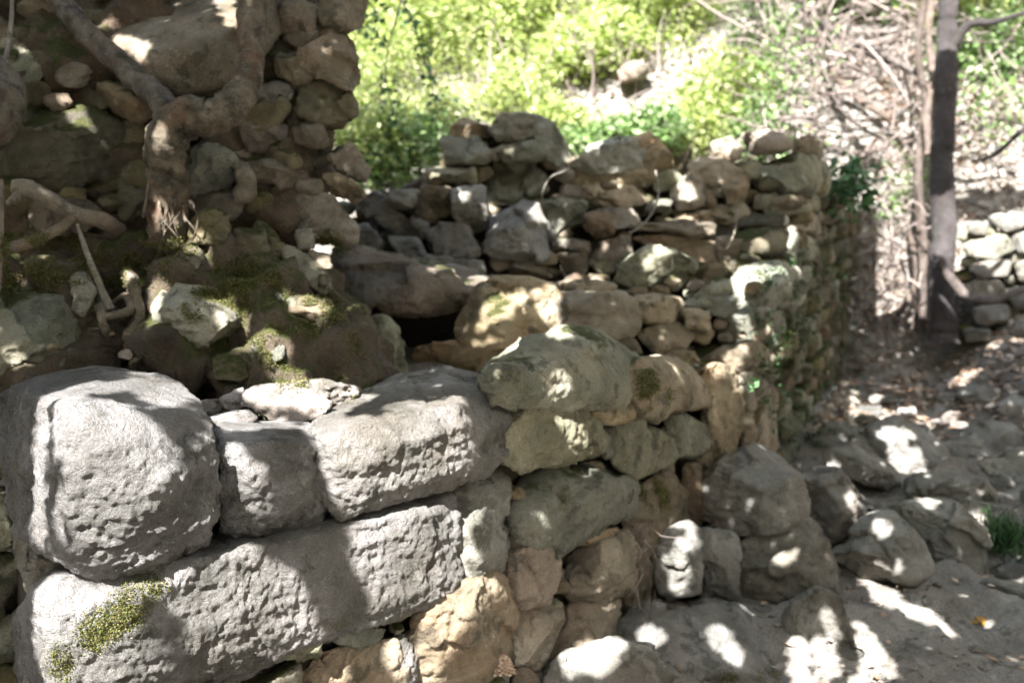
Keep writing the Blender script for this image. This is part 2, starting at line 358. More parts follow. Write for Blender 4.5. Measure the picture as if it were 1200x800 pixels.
def tube(pts, rads, seg=10, wob=0.0, seed=0, sub=6):
    """tapering bent tube through pts -> (verts, quads)"""
    pts = [Vector(p) for p in pts]; n = len(pts)
    def cr(a, b, c, d, t): return 0.5 * ((2 * b) + (c - a) * t + (2 * a - 5 * b + 4 * c - d) * t * t + (3 * b - a - 3 * c + d) * t ** 3)
    C, R = [], []
    for i in range(n - 1):
        a, b, c, d = pts[max(i - 1, 0)], pts[i], pts[i + 1], pts[min(i + 2, n - 1)]
        for k in range(sub):
            t = k / sub; C.append(cr(a, b, c, d, t)); R.append(rads[i] * (1 - t) + rads[i + 1] * t)
    C.append(pts[-1]); R.append(rads[-1])
    V = []; up = Vector((0.13, 0.31, 0.94)).normalized()
    rr = random.Random(seed); ph = rr.uniform(0, 6)
    for i, c in enumerate(C):
        tg = (C[min(i + 1, len(C) - 1)] - C[max(i - 1, 0)]).normalized()
        sx = tg.cross(up)
        if sx.length < 0.2: sx = tg.cross(Vector((1, 0, 0)))
        sx.normalize(); sy = tg.cross(sx).normalized()
        for k in range(seg):
            a = 2 * math.pi * k / seg
            r = R[i] * (1 + wob * (math.sin(3 * a + ph + i * 0.35) * 0.5 + math.sin(i * 0.9 + 2 * a) * 0.5 + rr.uniform(-.35, .35)))
            V.append(c + sx * math.cos(a) * r + sy * math.sin(a) * r)
    F = []
    for i in range(len(C) - 1):
        for k in range(seg):
            F.append((i * seg + k, i * seg + (k + 1) % seg, (i + 1) * seg + (k + 1) % seg, (i + 1) * seg + k))
    return V, F, [(0, seg), ((len(C) - 1) * seg, seg)]
def tube_obj(name, paths, mat, parent=None, **kw):
    V, F = [], []; caps = []
    for pts, rads, *o in paths:
        v, f, cps = tube(pts, rads, **{**kw, **(o[0] if o else {})}); b = len(V)
        V += v; F += [tuple(x + b for x in q) for q in f]
        for s0, n in cps: caps.append(tuple(range(b + s0, b + s0 + n)))
    me = bpy.data.meshes.new(name); me.from_pydata([tuple(v) for v in V], [], F + caps); me.update(); smooth_mesh(me)
    return link_mesh(name, me, M[mat], parent)
def leaves_np(c, size, seed=0, droop=0.3, aspect=0.6, up=None):
    """one bent four-cornered leaf per centre"""
    r = np.random.default_rng(seed); n = len(c)
    nrm = r.normal(size=(n, 3)); nrm[:, 2] = np.abs(nrm[:, 2]) + droop
    if up is not None: nrm = nrm * 0.5 + up * 1.6
    nrm /= np.linalg.norm(nrm, axis=1)[:, None]
    a = r.normal(size=(n, 3)); a -= (a * nrm).sum(1)[:, None] * nrm; a /= np.linalg.norm(a, axis=1)[:, None] + 1e-9
    b = np.cross(nrm, a); L = (np.asarray(size) * r.uniform(0.6, 1.35, n))[:, None]
    tip = c + a * L * 0.5 - nrm * L * 0.1; base = c - a * L * 0.5 - nrm * L * 0.05
    l1 = c + b * L * 0.5 * aspect + a * L * 0.05; l2 = c - b * L * 0.5 * aspect + a * L * 0.05
    V = np.stack([base, l1, tip, l2], 1).reshape(-1, 3); F = np.arange(n * 4).reshape(n, 4)
    return V, F
def leaf_obj(name, c, size, mat, parent=None, **kw):
    V, F = leaves_np(np.asarray(c, float), size, **kw); return link_mesh(name, mesh_np(name, V, F), M[mat], parent)

# ================================================================== GROUND AND HILLSIDE
def grid_mesh(name, xs, ys, zf):
    X, Y = np.meshgrid(xs, ys); Z = zf(X.ravel(), Y.ravel())
    V = np.stack([X.ravel(), Y.ravel(), Z], 1); nx, ny = len(xs), len(ys)
    i = np.arange(nx * ny).reshape(ny, nx)
    F = np.stack([i[:-1, :-1].ravel(), i[:-1, 1:].ravel(), i[1:, 1:].ravel(), i[1:, :-1].ravel()], 1)
    me = mesh_np(name, V, F); smooth_mesh(me); return me
def zground(x, y):
    p = np.stack([x, y, np.zeros_like(x)], 1)
    z = hill(x, y)
    far = np.clip((y - 5) / 6, 0, 1)
    z = z + (0.05 + 0.30 * far) * fbm(p * 0.9, 3, 3) + 0.045 * fbm(p * 3.2, 3, 11, True) + 0.012 * fbm(p * 14, 2, 15)
    return z
xs = np.concatenate([np.linspace(-60, -4, 25)[:-1], np.linspace(-4, 6, 220), np.linspace(6, 60, 25)[1:]])
ys = np.concatenate([np.linspace(-40, 1.5, 16)[:-1], np.linspace(1.5, 9, 190), np.linspace(9, 24, 110)[1:], np.linspace(24, 80, 20)[1:]])
g = link_mesh('ground', grid_mesh('ground', xs, ys, lambda x, y: np.minimum(zground(x, y), 26)), M['soil'], center=False)
tag(g, kind='structure')

# ================================================================== NEAR DRYSTONE WALL
wall = empty('drystone_wall', (0.3, 3.0, 0.1), label='ruined drystone wall of big pale blocks running back to a tall mossy face', cat='wall')
DW = dwall
DC = lambda d: (lambda x, y: d)
V_ = 0.0046
near = [
 # big pale corner block
 dict(out='8,470,.27 22,457,.32 60,446,.36 112,438,.40 170,440,.34 206,452,.25 230,470,.13 246,500,.04 251,545,.02 249,600,.03 243,635,.04 200,656,.02 168,668,.02 118,672,.03 74,655,.04 40,640,.12 18,600,.20 8,540,.24',
      inner='84,480,.0 110,460,.10 190,463,.12 212,480,.03 238,522,-.02 240,610,-.03 205,645,-.03 165,658,-.03 118,660,-.02 84,640,-.03 78,560,-.04 130,530,-.08 190,560,-.09 160,620,-.08 50,560,.1', mat='pale', T=0.42, vox=V_, proud=0.03,
      label='biggest pale block'),
 dict(out='252,508,.09 262,500,.22 340,494,.24 367,498,.14 378,520,.03 383,560,.02 378,600,.02 368,618,.03 292,629,.02 264,621,.03 254,575,.03', inner='262,525,.0 330,518,-.02 368,522,.0 300,560,-.045 350,575,-.04 312,612,-.02', mat='pale', T=0.35, vox=V_, proud=-0.02),
 dict(out='368,505,.12 380,490,.26 430,457,.42 470,441,.48 520,434,.42 560,440,.34 585,455,.18 595,490,.04 592,530,.03 570,557,.02 520,573,.02 450,590,.01 402,601,.01 383,590,.02 378,545,.02', inner='376,515,-.0 440,492,.0 500,482,-.01 535,474,-.02 402,560,-.04 470,520,-.055 540,500,-.06 548,540,-.04 440,580,-.03 583,500,.0', mat='pale', T=0.45, vox=V_, proud=0.02),
 dict(out='44,690,.06 58,664,.14 120,662,.12 240,632,.12 380,605,.12 500,578,.12 522,582,.08 529,605,.02 530,690,.02 512,700,.02 430,727,.02 300,767,.02 228,797,.02 150,822,.02 60,832,.04 34,800,.12 30,740,.12', inner='60,690,-.02 58,780,-.02 115,690,-.04 190,670,-.04 275,645,-.035 400,622,-.02 510,596,-.02 515,680,-.03 430,712,-.03 300,750,-.035 150,800,-.04', mat='pale', T=0.4, vox=V_, proud=0.0),
 dict(out='20,610,.16 40,640,.14 75,655,.12 72,700,.12 45,722,.14 26,690,.18', mat='boulder', T=0.3, proud=-0.02),
 dict(out='533,590,.03 541,562,.1 575,551,.14 600,560,.16 607,600,.12 600,650,.1 572,680,.04 546,690,.02 534,676,.02', inner='530,600,-.0 562,580,-.02 575,600,-.01 560,640,-.04 536,665,-.02', mat='boulder', T=0.3, vox=0.0055, proud=-.02),
 dict(out='485,745,.03 500,706,.03 530,682,.04 572,664,.06 590,680,.06 602,720,.05 600,760,.05 575,786,.03 530,803,.02 500,812,.03 480,792,.03', inner='510,715,-.03 560,682,-.03 585,700,-.0 545,735,-.05 530,790,-.03 580,760,-.01', mat='tan', T=0.3, vox=0.0055, proud=0.02),
 dict(out='438,727 455,712 495,699 494,708 470,724 450,729', mat='grey', T=0.12, vox=0.005),
 dict(out='370,734 400,736 452,737 442,748 420,758 395,751', mat='grey', T=0.12, vox=0.005),
 dict(out='352,724 378,722 400,733 380,742 355,738', mat='grey', T=0.1, vox=0.005, proud=-.02),
 dict(out='422,722 440,716 442,738 425,740', mat='tan', T=0.1, vox=0.0055, proud=-.02),
 dict(out='352,800 376,768 422,758 462,752 470,775 468,835 400,845 345,840', mat='tan', T=0.25, vox=0.0055),
 dict(out='452,748 476,745 486,770 486,830 462,835 458,790', mat='pale', T=0.25, vox=0.0055, proud=-0.01),
 dict(out='196,805 230,797 300,770 332,762 328,774 282,796 240,816 205,820', mat='pale', T=0.14, vox=0.005),
 dict(out='322,748 368,742 374,764 342,773 325,768', mat='grey', T=0.12, vox=0.0055),
 dict(out='236,822 300,798 345,776 350,800 340,840 240,850', mat='mossy', T=0.25, proud=-0.03),
 dict(out='580,520 596,480 640,470 684,470 709,515 702,530 660,543 612,553 585,548', mat='grey', T=0.3, vox=0.0055, inner='600,490,-.03 640,480,-.03 690,505,-.02 655,535,-.03 600,540,-.03 640,510,-.05'),
 dict(out='607,600,.05 614,562,.1 650,548,.14 700,540,.14 735,550,.1 746,575,.04 736,600,.02 700,620,.02 650,643,.01 630,641,.01 608,628,.03', inner='655,590,-.07 700,562,-.04 732,570,-.01 620,618,-.01 690,605,-.05 645,632,-.04', mat='grey', T=0.32, vox=0.0055, proud=0.02),
 dict(out='560,432,.16 590,415,.2 620,400,.25 665,387,.3 700,391,.3 728,410,.22 746,435,.14 756,462,.08 750,482,.03 700,475,.02 650,468,.02 600,470,.04 572,452,.1', inner='635,415,.04 700,412,.02 640,440,-.04 680,455,-.06 725,440,-.0 735,470,-.01', mat='grey', T=0.4, vox=0.0065, proud=0.03),
 dict(out='556,442 580,428 612,426 632,440 638,462 620,475 594,478 572,470', mat='grey', T=0.25, vox=0.0055, proud=0.03),
 dict(out='684,470 740,472 752,486 735,496 705,498 690,486', mat='tan', T=0.25, vox=0.0055, proud=0.0),
 dict(out='698,495 722,508 728,524 712,536 700,528', mat='grey', T=0.2, proud=-0.01),
 dict(out='714,500 750,492 785,508 792,535 780,550 745,560 720,546 711,520', mat='grey', T=0.28, inner='735,502,-.02 770,515,-.02 765,545,-.03 730,530,-.04'),
 dict(out='738,432,.05 756,418,.1 786,416,.12 810,430,.1 822,455,.04 830,471,.02 800,480,.02 766,487,.0 745,480,.01 735,455,.02', inner='760,440,-.04 795,445,-.03 790,470,-.04 755,470,-.04', mat='tan', T=0.35, proud=0.03),
 dict(out='776,490 800,485 826,495 833,515 820,532 790,537 785,515', mat='grey', T=0.25, proud=-0.01),
 dict(out='818,430 850,427 864,445 866,500 858,548 842,560 826,522 832,480 820,462', mat='tan', T=0.3, proud=0.02),
 dict(out='866,436 895,433 908,450 907,478 870,482', mat='tan', T=0.25, proud=0.0),
 dict(out='868,484 905,482 910,520 898,545 872,540', mat='tan', T=0.25, proud=0.0),
 dict(out='862,545 905,548 905,590 868,590', mat='tan', T=0.25, proud=-0.02),
 dict(out='583,655 600,636 630,632 655,650 657,676 640,700 610,708 590,692', mat='tan', T=0.3, vox=0.007, proud=0.015, bev=0.1),
 dict(out='602,712 640,701 659,706 656,736 641,766 626,779 603,776', mat='tan', T=0.28, vox=0.007),
 dict(out='656,652 690,633 730,626 746,650 746,690 720,700 690,708 666,696', mat='tan', T=0.3, vox=0.008, proud=-0.005),
 dict(out='655,707 700,703 724,702 720,736 690,763 650,776 642,770 656,740', mat='tan', T=0.3, vox=0.008, proud=-0.01),
 dict(out='668,633 700,620 724,617 722,628 690,636', mat='tan', T=0.2, proud=0.0),
 dict(out='748,640 757,618 768,650 764,700 748,722 732,735 726,704 748,690', mat='ochre', T=0.25, proud=-0.02),
 dict(out='728,602 745,566 780,558 805,575 802,610 780,640 757,650 736,632', mat='ochre', T=0.3, proud=0.0),
 dict(out='798,540 850,552 850,600 806,620', mat='ochre', T=0.3, proud=-0.02),
 dict(out='770,645 800,620 820,640 812,690 775,720 762,700', mat='ochre', T=0.25, proud=-0.03),
 dict(out='602,782 630,782 640,830 605,840', mat='tan', T=0.25, proud=-0.02),
 dict(out='500,812 575,790 600,800 600,845 500,850', mat='mossy', T=0.25, proud=-0.02),
 dict(out='640,775 700,762 720,745 715,800 645,835', mat='ochre', T=0.25, proud=-0.03),
]
for s in near:
    lb = s.pop('label', None)
    stone(s['out'], DW, s['mat'], wall, s.get('inner', ''), s.get('T', .25), s.get('vox', 0.008), s.get('proud', 0), bev=s.get('bev', .09), chips=3 if s.get('vox') == V_ else 6 if s.get('inner') else 8, chipd=.04 if s.get('vox') == V_ else .14 if s.get('inner') else .30)
# stones at the far left, round the corner of the wall
for o_, m_ in (('-40,560 10,572 20,600 12,640 -40,650', 'grey'), ('-45,655 22,648 28,700 15,715 -45,722', 'mossy'), ('-50,728 28,722 34,752 24,772 -50,780', 'grey'),
               ('-50,786 30,776 40,830 -50,850', 'mossy'), ('-45,500 8,508 14,560 -42,555', 'mossy'), ('18,712 40,722 46,760 30,775 20,745', 'grey')):
    stone(o_, lambda x, y: 2.22, m_, wall, T=0.25, vox=0.009)

# infill of small stones behind the traced ones
def infill(parent, x0, x1, y0, y1, d, mats, n, smin, smax, seed, vox=0.018, topf=None, avoid=None):
    r = random.Random(seed); pts = []
    k = 0
    while len(pts) < n and k < n * 30:
        k += 1; x, y, s = r.uniform(x0, x1), r.uniform(y0, y1), r.uniform(smin, smax)
        if avoid and any(in_poly([x], [y], p_)[0] for p_ in avoid): continue
        if topf and y - s * .4 < topf(x): continue
        if any(math.hypot((x - a) , (y - b) * 1.5) < (s + c) * .42 for a, b, c in pts): continue
        pts.append((x, y, s)); q = []; m = r.choice((5, 6, 7)); ph = r.uniform(0, 6)
        for j in range(m):
            a = ph + 2 * math.pi * j / m + r.uniform(-.25, .25)
            q.append('%.1f,%.1f' % (x + math.cos(a) * s * .55, y + math.sin(a) * s * .36))
        dd = d(x, y) if callable(d) else d
        stone(' '.join(q), DC(dd + r.uniform(-.03, .03)), r.choice(mats), parent, T=0.2, vox=vox, seed=r.randrange(9999))
# coursed stones of the tall receding face and unseen lower courses
rr = random.Random(5)
def plan_pt(x): return Vector((x, yw(x), 0))
def box_stone(c, ax, nrm, w, h, t, mat, parent, vox, seed, name='stone', amp=1.0, meta=None):
    r = random.Random(seed); up = Vector((0, 0, 1)); pts = []
    for sx in (-1, 1):
        for sz in (-1, 1):
            for k in (0, 1):
                a = r.uniform(.30, .5) if k == 0 else .48
                b = r.uniform(.30, .5) if k == 0 else .47
                e = r.uniform(-.12, .06) * min(w, h) if k == 0 else t
                pts.append(c + ax * sx * a * w + up * sz * b * h - nrm * e)
            pts.append(c + ax * sx * .5 * w * r.uniform(.85, 1) + up * sz * .5 * h * r.uniform(.85, 1) - nrm * t * .3)
    pts.append(c + ax * r.uniform(-.2, .2) * w + up * r.uniform(-.2, .2) * h + nrm * r.uniform(.0, .12) * min(w, h))
    queue(name, [pts], mat, parent, vox, amp, math.sqrt(w * h), 1, meta, seed)
def courses(x0, x1, z0f, z1f, mats, parent, wr, hr, proud=0.0, vox=0.016, seed=1, skip=None):
    r = random.Random(seed); xs_ = np.linspace(x0, x1, 300); ys_ = [yw(x) for x in xs_]
    L = np.concatenate([[0], np.cumsum(np.hypot(np.diff(xs_), np.diff(ys_)))]); row = 0; z = -0.1
    while z < 2.6:
        h = r.uniform(*hr); u = r.uniform(-.1, 0)
        while u < L[-1]:
            w = r.uniform(*wr); um = u + w / 2; u += w * 0.98
            x = float(np.interp(um, L, xs_)); y = yw(x); zc = z + h / 2 + r.uniform(-.012, .012)
            if zc < z0f(x) or zc > z1f(x): continue
            if skip and skip(x, zc): continue
            y1, y0 = yw(x + .05), yw(x - .05); ax = Vector((.1, y1 - y0, 0)).normalized(); nrm = Vector((ax.y, -ax.x, 0))
            hh = h * r.uniform(.8, 1.02)
            box_stone(Vector((x, y, zc)) + nrm * (proud + r.uniform(-.03, .03)), ax, nrm, w * r.uniform(.86, .98), hh, 0.2, r.choice(mats), parent, vox, r.randrange(9999))
        z += h
        row += 1
def topz(x):
    return float(np.interp(x, [0.7, 0.95, 1.05, 1.2, 1.35, 1.95, 2.3, 2.85, 3.4], [0.90, 0.95, 1.05, 1.45, 1.66, 1.70, 1.55, 1.35, 1.1]))
courses(0.98, 3.3, lambda x: 0.05, topz, ['mossy', 'mossy', 'ochre', 'mossy', 'grey'], wall, (.12, .32), (.07, .14), proud=0.0, seed=3, vox=0.015)
courses(-0.85, 0.6, lambda x: -0.1, lambda x: 0.36 if x < 0 else 0.25, ['tan', 'grey'], wall, (.2, .38), (.12, .2), seed=4, vox=0.018)
courses(0.80, 0.99, lambda x: 0.5, lambda x: 0.92, ['ochre', 'tan', 'mossy'], wall, (.1, .2), (.06, .12), proud=-0.07, seed=16, vox=0.014)
courses(0.6, 0.98, lambda x: 0.0, lambda x: 0.62, ['ochre', 'tan'], wall, (.15, .3), (.1, .16), proud=-0.05, seed=6, vox=0.014)
infill(wall, 255, 900, 440, 770, lambda x, y: dwall(x, y) + .05, ['tan', 'ochre', 'grey'], 80, 14, 34, 23, vox=0.012, topf=lambda x: 520 if x < 600 else 455)
# earth and rubble core between the faces
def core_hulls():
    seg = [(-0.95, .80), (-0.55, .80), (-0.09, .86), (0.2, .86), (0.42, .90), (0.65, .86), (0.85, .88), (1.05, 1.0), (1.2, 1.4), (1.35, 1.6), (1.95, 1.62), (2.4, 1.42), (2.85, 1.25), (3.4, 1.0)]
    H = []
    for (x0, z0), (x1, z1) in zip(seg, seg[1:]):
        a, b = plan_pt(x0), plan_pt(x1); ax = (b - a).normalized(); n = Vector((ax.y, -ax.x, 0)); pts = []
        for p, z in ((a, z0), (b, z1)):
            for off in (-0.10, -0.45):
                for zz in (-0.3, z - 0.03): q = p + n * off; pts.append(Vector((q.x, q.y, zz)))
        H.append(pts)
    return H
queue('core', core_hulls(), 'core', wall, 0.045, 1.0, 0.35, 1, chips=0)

# ================================================================== RUINED CROSS WALL
cross = empty('ruined_wall', (0.1, 4.3, 0.85), label='collapsed cross wall with a dark opening under a brown lintel slab', cat='wall')
DC = lambda d: (lambda x, y: d)
cw = [
 (4.55, 'grey', ['572,150 590,133 622,132 632,155 602,168 584,165', '518,162 560,160 575,182 571,192 524,193', '580,173 625,166 641,180 634,189 590,189', '498,198 555,195 558,215 500,216',
   '557,216 575,193 610,187 641,205 640,226 600,238 565,233', '632,236 660,233 687,238 686,260 650,274 638,262', '672,196 690,175 716,160 742,166 756,182 750,198 720,202 680,202', '897,232 955,228 960,245 942,250 900,252',
   '880,215 894,190 930,180 964,189 972,213 966,228 905,231', '882,279 930,275 955,281 953,303 926,307 900,290', '756,236 786,234 785,250 757,249','622,134 645,144 662,165 669,190 652,196 634,178 626,155']),
 (4.6, 'tan', ['528,150 545,138 572,150 573,160 530,161', '736,160 760,154 786,184 790,198 757,200 750,180', '640,202 700,198 765,203 772,213 736,219 700,213 650,211', '682,216 730,218 762,226 755,240 720,246 690,236',
   '786,226 796,200 816,195 831,215 826,240 792,250', '806,192 840,187 868,200 868,221 840,225 820,215', '868,156 900,150 926,165 925,178 882,180', '833,168 855,160 871,175 862,186 838,188', '924,168 948,158 966,172 960,184 930,182',
   '868,298 890,287 920,290 926,308 900,313', '902,256 955,253 958,272 906,276', '834,244 870,240 886,264 862,275 836,270', '842,203 876,205 876,238 848,240', '790,252 830,248 836,268 800,272']),
 (4.35, 'boulder', ['568,300 570,256 600,235 632,236 641,262 644,300 625,312 594,306', '500,272 516,262 545,265 562,298 530,304 510,300', '412,236 440,225 477,262 502,282 480,287 440,257', '404,266 430,262 452,285 442,301 410,296',
   '455,276 490,280 502,301 470,305', '450,226 486,222 486,246 460,242', '528,221 566,217 571,256 545,271 530,251', '470,300 520,302 565,306 566,320 500,318']),
 (4.4, 'ochre', ['483,236 490,218 526,220 531,246 510,262 487,263', '686,240 716,249 719,275 700,281 685,263', '645,278 664,277 664,293 645,293', '665,279 692,285 690,298 666,293', '650,295 690,299 688,318 660,316', '596,316 606,306 640,308 646,326 600,329',
   '738,262 800,258 838,264 834,276 764,272', '738,278 790,275 840,285 858,302 822,312 790,292', '838,276 872,280 876,302 842,306', '705,283 740,270 740,300 715,320 692,310', '806,312 850,306 858,330 815,334', '690,322 715,322 712,336 690,336', '700,246 740,244 750,262 722,268']),
 (4.15, 'grey', ['715,336 735,305 760,290 791,291 813,310 801,331 780,346 740,343', '800,341 830,335 859,345 856,357 836,364 812,359', '856,326 865,313 905,310 945,315 942,345 925,361 890,363 860,356', '830,391 845,368 875,361 913,366 916,386 906,402 860,401']),
 (4.0, 'tan', ['728,350 765,346 802,352 790,375 770,386 744,375', '745,388 790,376 816,390 802,410 760,411', '818,420 850,408 886,402 906,420 890,434 840,431', '800,362 832,364 830,390 806,388', '700,398 742,396 752,412 715,420', '655,330 700,328 722,335 715,345 665,345', '770,410 815,412 820,428 780,430']),
 (3.75, 'tan', ['650,346 690,342 730,345 750,370 757,392 700,396 656,398', '482,427 520,405 560,400 612,403 602,420 560,436 500,440']),
]
for d, m, L_ in cw:
    for o_ in L_:
        stone(o_, (lambda x, y, d=d: max(d, dwall(x, y) - .03)), m, cross, T=0.3, vox=0.0105, amp=1.0)
stone('537,386,.05 555,345,.05 580,328,.15 640,332,.15 656,345,.1 661,375,.03 655,396,.02 600,404,.02 560,401,.02 540,396,.03', DC(3.65), 'tan', cross, inner='575,350,-.02 600,345,.0 645,350,.0 585,385,-.08 630,385,-.06', T=0.35, vox=0.009)
stone('437,370 455,374 468,386 474,440 452,447 441,412', DC(3.5), 'grey', cross, T=0.2, vox=0.009)
stone('386,306,.1 400,291,.2 470,308,.25 540,315,.25 575,325,.2 582,340,.08 556,356,.02 500,365,.0 450,366,.0 425,356,.02 400,336,.05', DC(3.75), 'ochre', cross, inner='430,320,-.0 500,330,-.02 550,335,.0', T=0.45, vox=0.010, name='lintel', chips=6, chipd=.08)
ctop = lambda x: np.interp(x, [400, 480, 500, 520, 560, 620, 660, 690, 800, 850, 960], [232, 225, 200, 165, 150, 140, 180, 172, 200, 175, 172])
infill(cross, 400, 940, 150, 340, lambda x, y: 4.62 if y < 300 else 4.4, ['ochre', 'tan', 'mossy', 'grey'], 120, 20, 42, 12, topf=ctop)
infill(cross, 640, 900, 330, 440, 4.15, ['ochre', 'tan', 'grey'], 40, 20, 44, 13)
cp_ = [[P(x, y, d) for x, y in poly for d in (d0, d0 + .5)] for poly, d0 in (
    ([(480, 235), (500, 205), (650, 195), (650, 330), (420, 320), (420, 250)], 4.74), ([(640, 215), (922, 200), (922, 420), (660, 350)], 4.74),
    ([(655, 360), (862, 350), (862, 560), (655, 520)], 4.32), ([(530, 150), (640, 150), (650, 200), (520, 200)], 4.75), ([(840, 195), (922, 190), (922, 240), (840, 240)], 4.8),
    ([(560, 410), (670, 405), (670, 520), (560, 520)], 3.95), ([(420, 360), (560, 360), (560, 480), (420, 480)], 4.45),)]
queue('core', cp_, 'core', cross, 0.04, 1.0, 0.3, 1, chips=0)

# ================================================================== EARTH BANK ON THE LEFT
bank = empty('earth_bank', (-1.0, 3.2, 0.9), kind='structure')
DB = dbank
def slab(poly, dn=0.045, T=0.9):
    return [P(x, y, DB(x, y) + dn + d) for x, y, d in parse(poly)] + [P(x, y, DB(x, y) + dn + T + d) for x, y, d in parse(poly)]
mass = [slab('-500,-300 310,-300 372,-60 384,0 374,60 0,100 -500,100'), slab('-500,80 362,60 358,140 366,200 362,255 300,275 -500,280'), slab('-500,250 290,250 330,300 345,330 -500,340', .08),
        slab('-500,320,0 200,300,0 320,300,.1 372,332,.14 415,380,.1 434,440,.06 436,520,.04 -500,540,0', 0.02), slab('180,440 200,285 300,290 330,330 320,440', -.12, .5),
        slab('-500,330 110,330 130,350 140,520 -500,520', 0.0), slab('230,270 262,262 275,300 250,330 215,310', -.14, .4), slab('290,310 340,330 400,400 425,440 430,500 250,500 260,380', -.16, .4)]
queue('earth', mass, 'earth', bank, 0.024, 1.6, 0.4, 1, seed=77, chips=0)
bs = [
 ('mossy', '0,130,.04 40,115,.08 110,135,.08 143,150,.05 148,195,.0 130,214,.0 80,225,.0 30,225,.0 -30,215,.0 -40,150,.03', '30,150,-.06 110,165,-.06 120,200,-.05 50,205,-.08', -.0, .3),
 ('grey', '222,214 228,175 245,167 272,180 279,205 271,228 226,232', '', .12, .2), ('tan', '277,187 291,190 301,225 291,240 276,235', '', .07, .2),
 ('ochre', '110,100 140,97 165,110 178,128 165,141 140,136', '', .08, .2),
 ('grey', '-60,352,.05 30,345,.05 80,350,.05 93,362,.02 99,400,.0 88,436,.0 50,441,.0 -60,450,.0', '-40,365,-.04 80,365,-.05 90,400,-.05 60,430,-.04 -40,440,-.04', .05, .35),
 ('grey', '179,332,.0 200,330,.1 262,345,.12 276,360,.08 291,390,.02 288,396,.0 215,411,.0 195,408,.0 178,396,.0', '182,334,-.03 258,358,-.03 285,390,-.02 182,390,-.03 215,405,-.03', .2, .3),
 ('ochre', '303,228 340,221 385,228 414,262 413,280 380,284 330,276 310,256', '', .04, .3),
 ('ochre', '290,190 330,187 360,200 363,220 330,218 298,212', '', .05, .25), ('ochre', '380,206 400,204 428,225 421,237 386,226', '', .03, .25), ('ochre', '385,166 410,164 433,200 426,211 396,201 385,186', '', .02, .25),
 ('ochre', '345,148 380,147 386,170 366,174 345,166', '', .04, .2), ('ochre', '350,56 385,38 415,44 429,70 425,96 406,103 376,92 352,78', '', .06, .3), ('mossy', '352,100 400,94 416,128 402,148 372,150 350,130', '', .03, .3),
 ('ochre', '325,55 350,52 366,90 350,98 322,88', '', .03, .2), ('ochre', '312,8 345,0 372,10 365,40 330,45', '', .02, .2), ('ochre', '372,-10 405,-20 430,-5 424,30 395,40 378,25', '', .02, .3), ('ochre', '400,-60 440,-70 430,-10 402,-20', '', .0, .3),
 ('ochre', '300,100 335,96 350,118 330,132 302,125', '', .02, .2), ('ochre', '272,138 300,130 335,150 330,180 290,178', '', .0, .2), ('mossy', '240,246 262,249 270,270 256,286 222,282 220,262', '', .18, .2),
 ('mossy', '276,266 308,268 314,300 280,302', '', .12, .2), ('mossy', '300,255 330,285 345,310 322,312 300,285', '', .06, .2), ('grey', '330,290 372,300 400,335 380,345 340,320', '', .10, .15), ('ochre', '345,345 385,352 392,372 360,375 335,362', '', .20, .15),
 ('ochre', '370,372 395,372 398,395 378,400', '', .2, .1), ('grey', '345,270 366,268 370,290 350,292', '', .1, .1), ('ochre', '362,292 386,298 388,315 368,315', '', .1, .1), ('ochre', '30,228 90,230 118,250 100,275 40,270', '', .0, .2), ('grey', '0,50 40,45 52,80 40,100 0,95', '', .02, .2),
 ('grey', '84,322 100,318 110,335 100,372 88,365', '', .12, .1), ('mossy', '30,300 62,298 70,315 45,322 30,315', '', .05, .1), ('mossy', '140,215 175,222 172,262 140,258', '', .0, .2), ('ochre', '60,-60 160,-70 160,-5 90,0', '', .0, .2),
 ('ochre', '205,285 235,290 240,312 212,318', '', .18, .1), ('grey', '300,395 335,400 330,430 296,425', '', .18, .1), ('mossy', '250,420 285,415 290,445 255,450', '', .16, .1), ('grey', '318,338 345,342 350,360 325,362', '', .18, .1),
]
for m, o_, inn, pr, T in bs:
    stone(o_, DB, m, bank, inner=inn, T=T, vox=0.010, proud=pr + .045)
stone('130,45,.05 165,28,.1 240,-20,.15 310,-40,.15 345,-30,.1 335,30,.05 300,75,.0 262,98,.0 215,107,.0 165,96,.0 138,70,.02', DB, 'root', bank, inner='170,60,-.05 230,60,-.12 290,20,-.1 240,20,-.05', T=0.4, vox=0.009, proud=.06, smooth=6, amp=.6, chips=0)
infill(bank, -40, 378, -30, 240, lambda x, y: DB(x, y) - .03, ['ochre', 'mossy', 'mossy', 'ochre'], 60, 32, 66, 31, vox=0.012, avoid=[[p_[:2] for p_ in parse(b_[1])] for b_ in bs] + [[(130,45),(240,-20),(345,-30),(300,75),(165,96)]])
infill(bank, 20, 420, 290, 470, lambda x, y: DB(x, y) - .15, ['ochre', 'mossy', 'tan'], 34, 9, 26, 37, vox=0.010)

# ================================================================== LOOSE STONES BEHIND THE NEAR WALL
for o_, d, lb in (('230,470 258,467 264,484 240,488', 2.5, 'small tan stone lying just right of the big corner block'),
                  ('257,466 284,456 292,476 266,481', 2.52, 'small rounded tan stone behind the gap over the square block'),
                  ('240,489 290,481 302,489 292,500 246,503', 2.35, 'thin white sunlit stone lying behind the square block'),
                  ('284,461 312,451 346,455 384,470 376,490 330,498 302,482', 2.45, 'largest pale loose stone behind the square block, sun on its top'),
                  ('330,452 380,446 422,455 414,472 384,478 350,462', 2.55, 'white sunlit flat stone at the foot of the mossy mound')):
    stone(o_, DC(d), 'litter_rock', None, T=0.2, vox=0.007, name='loose_stone', meta=dict(label=lb, cat='stone', group='loose stones behind the near wall'))

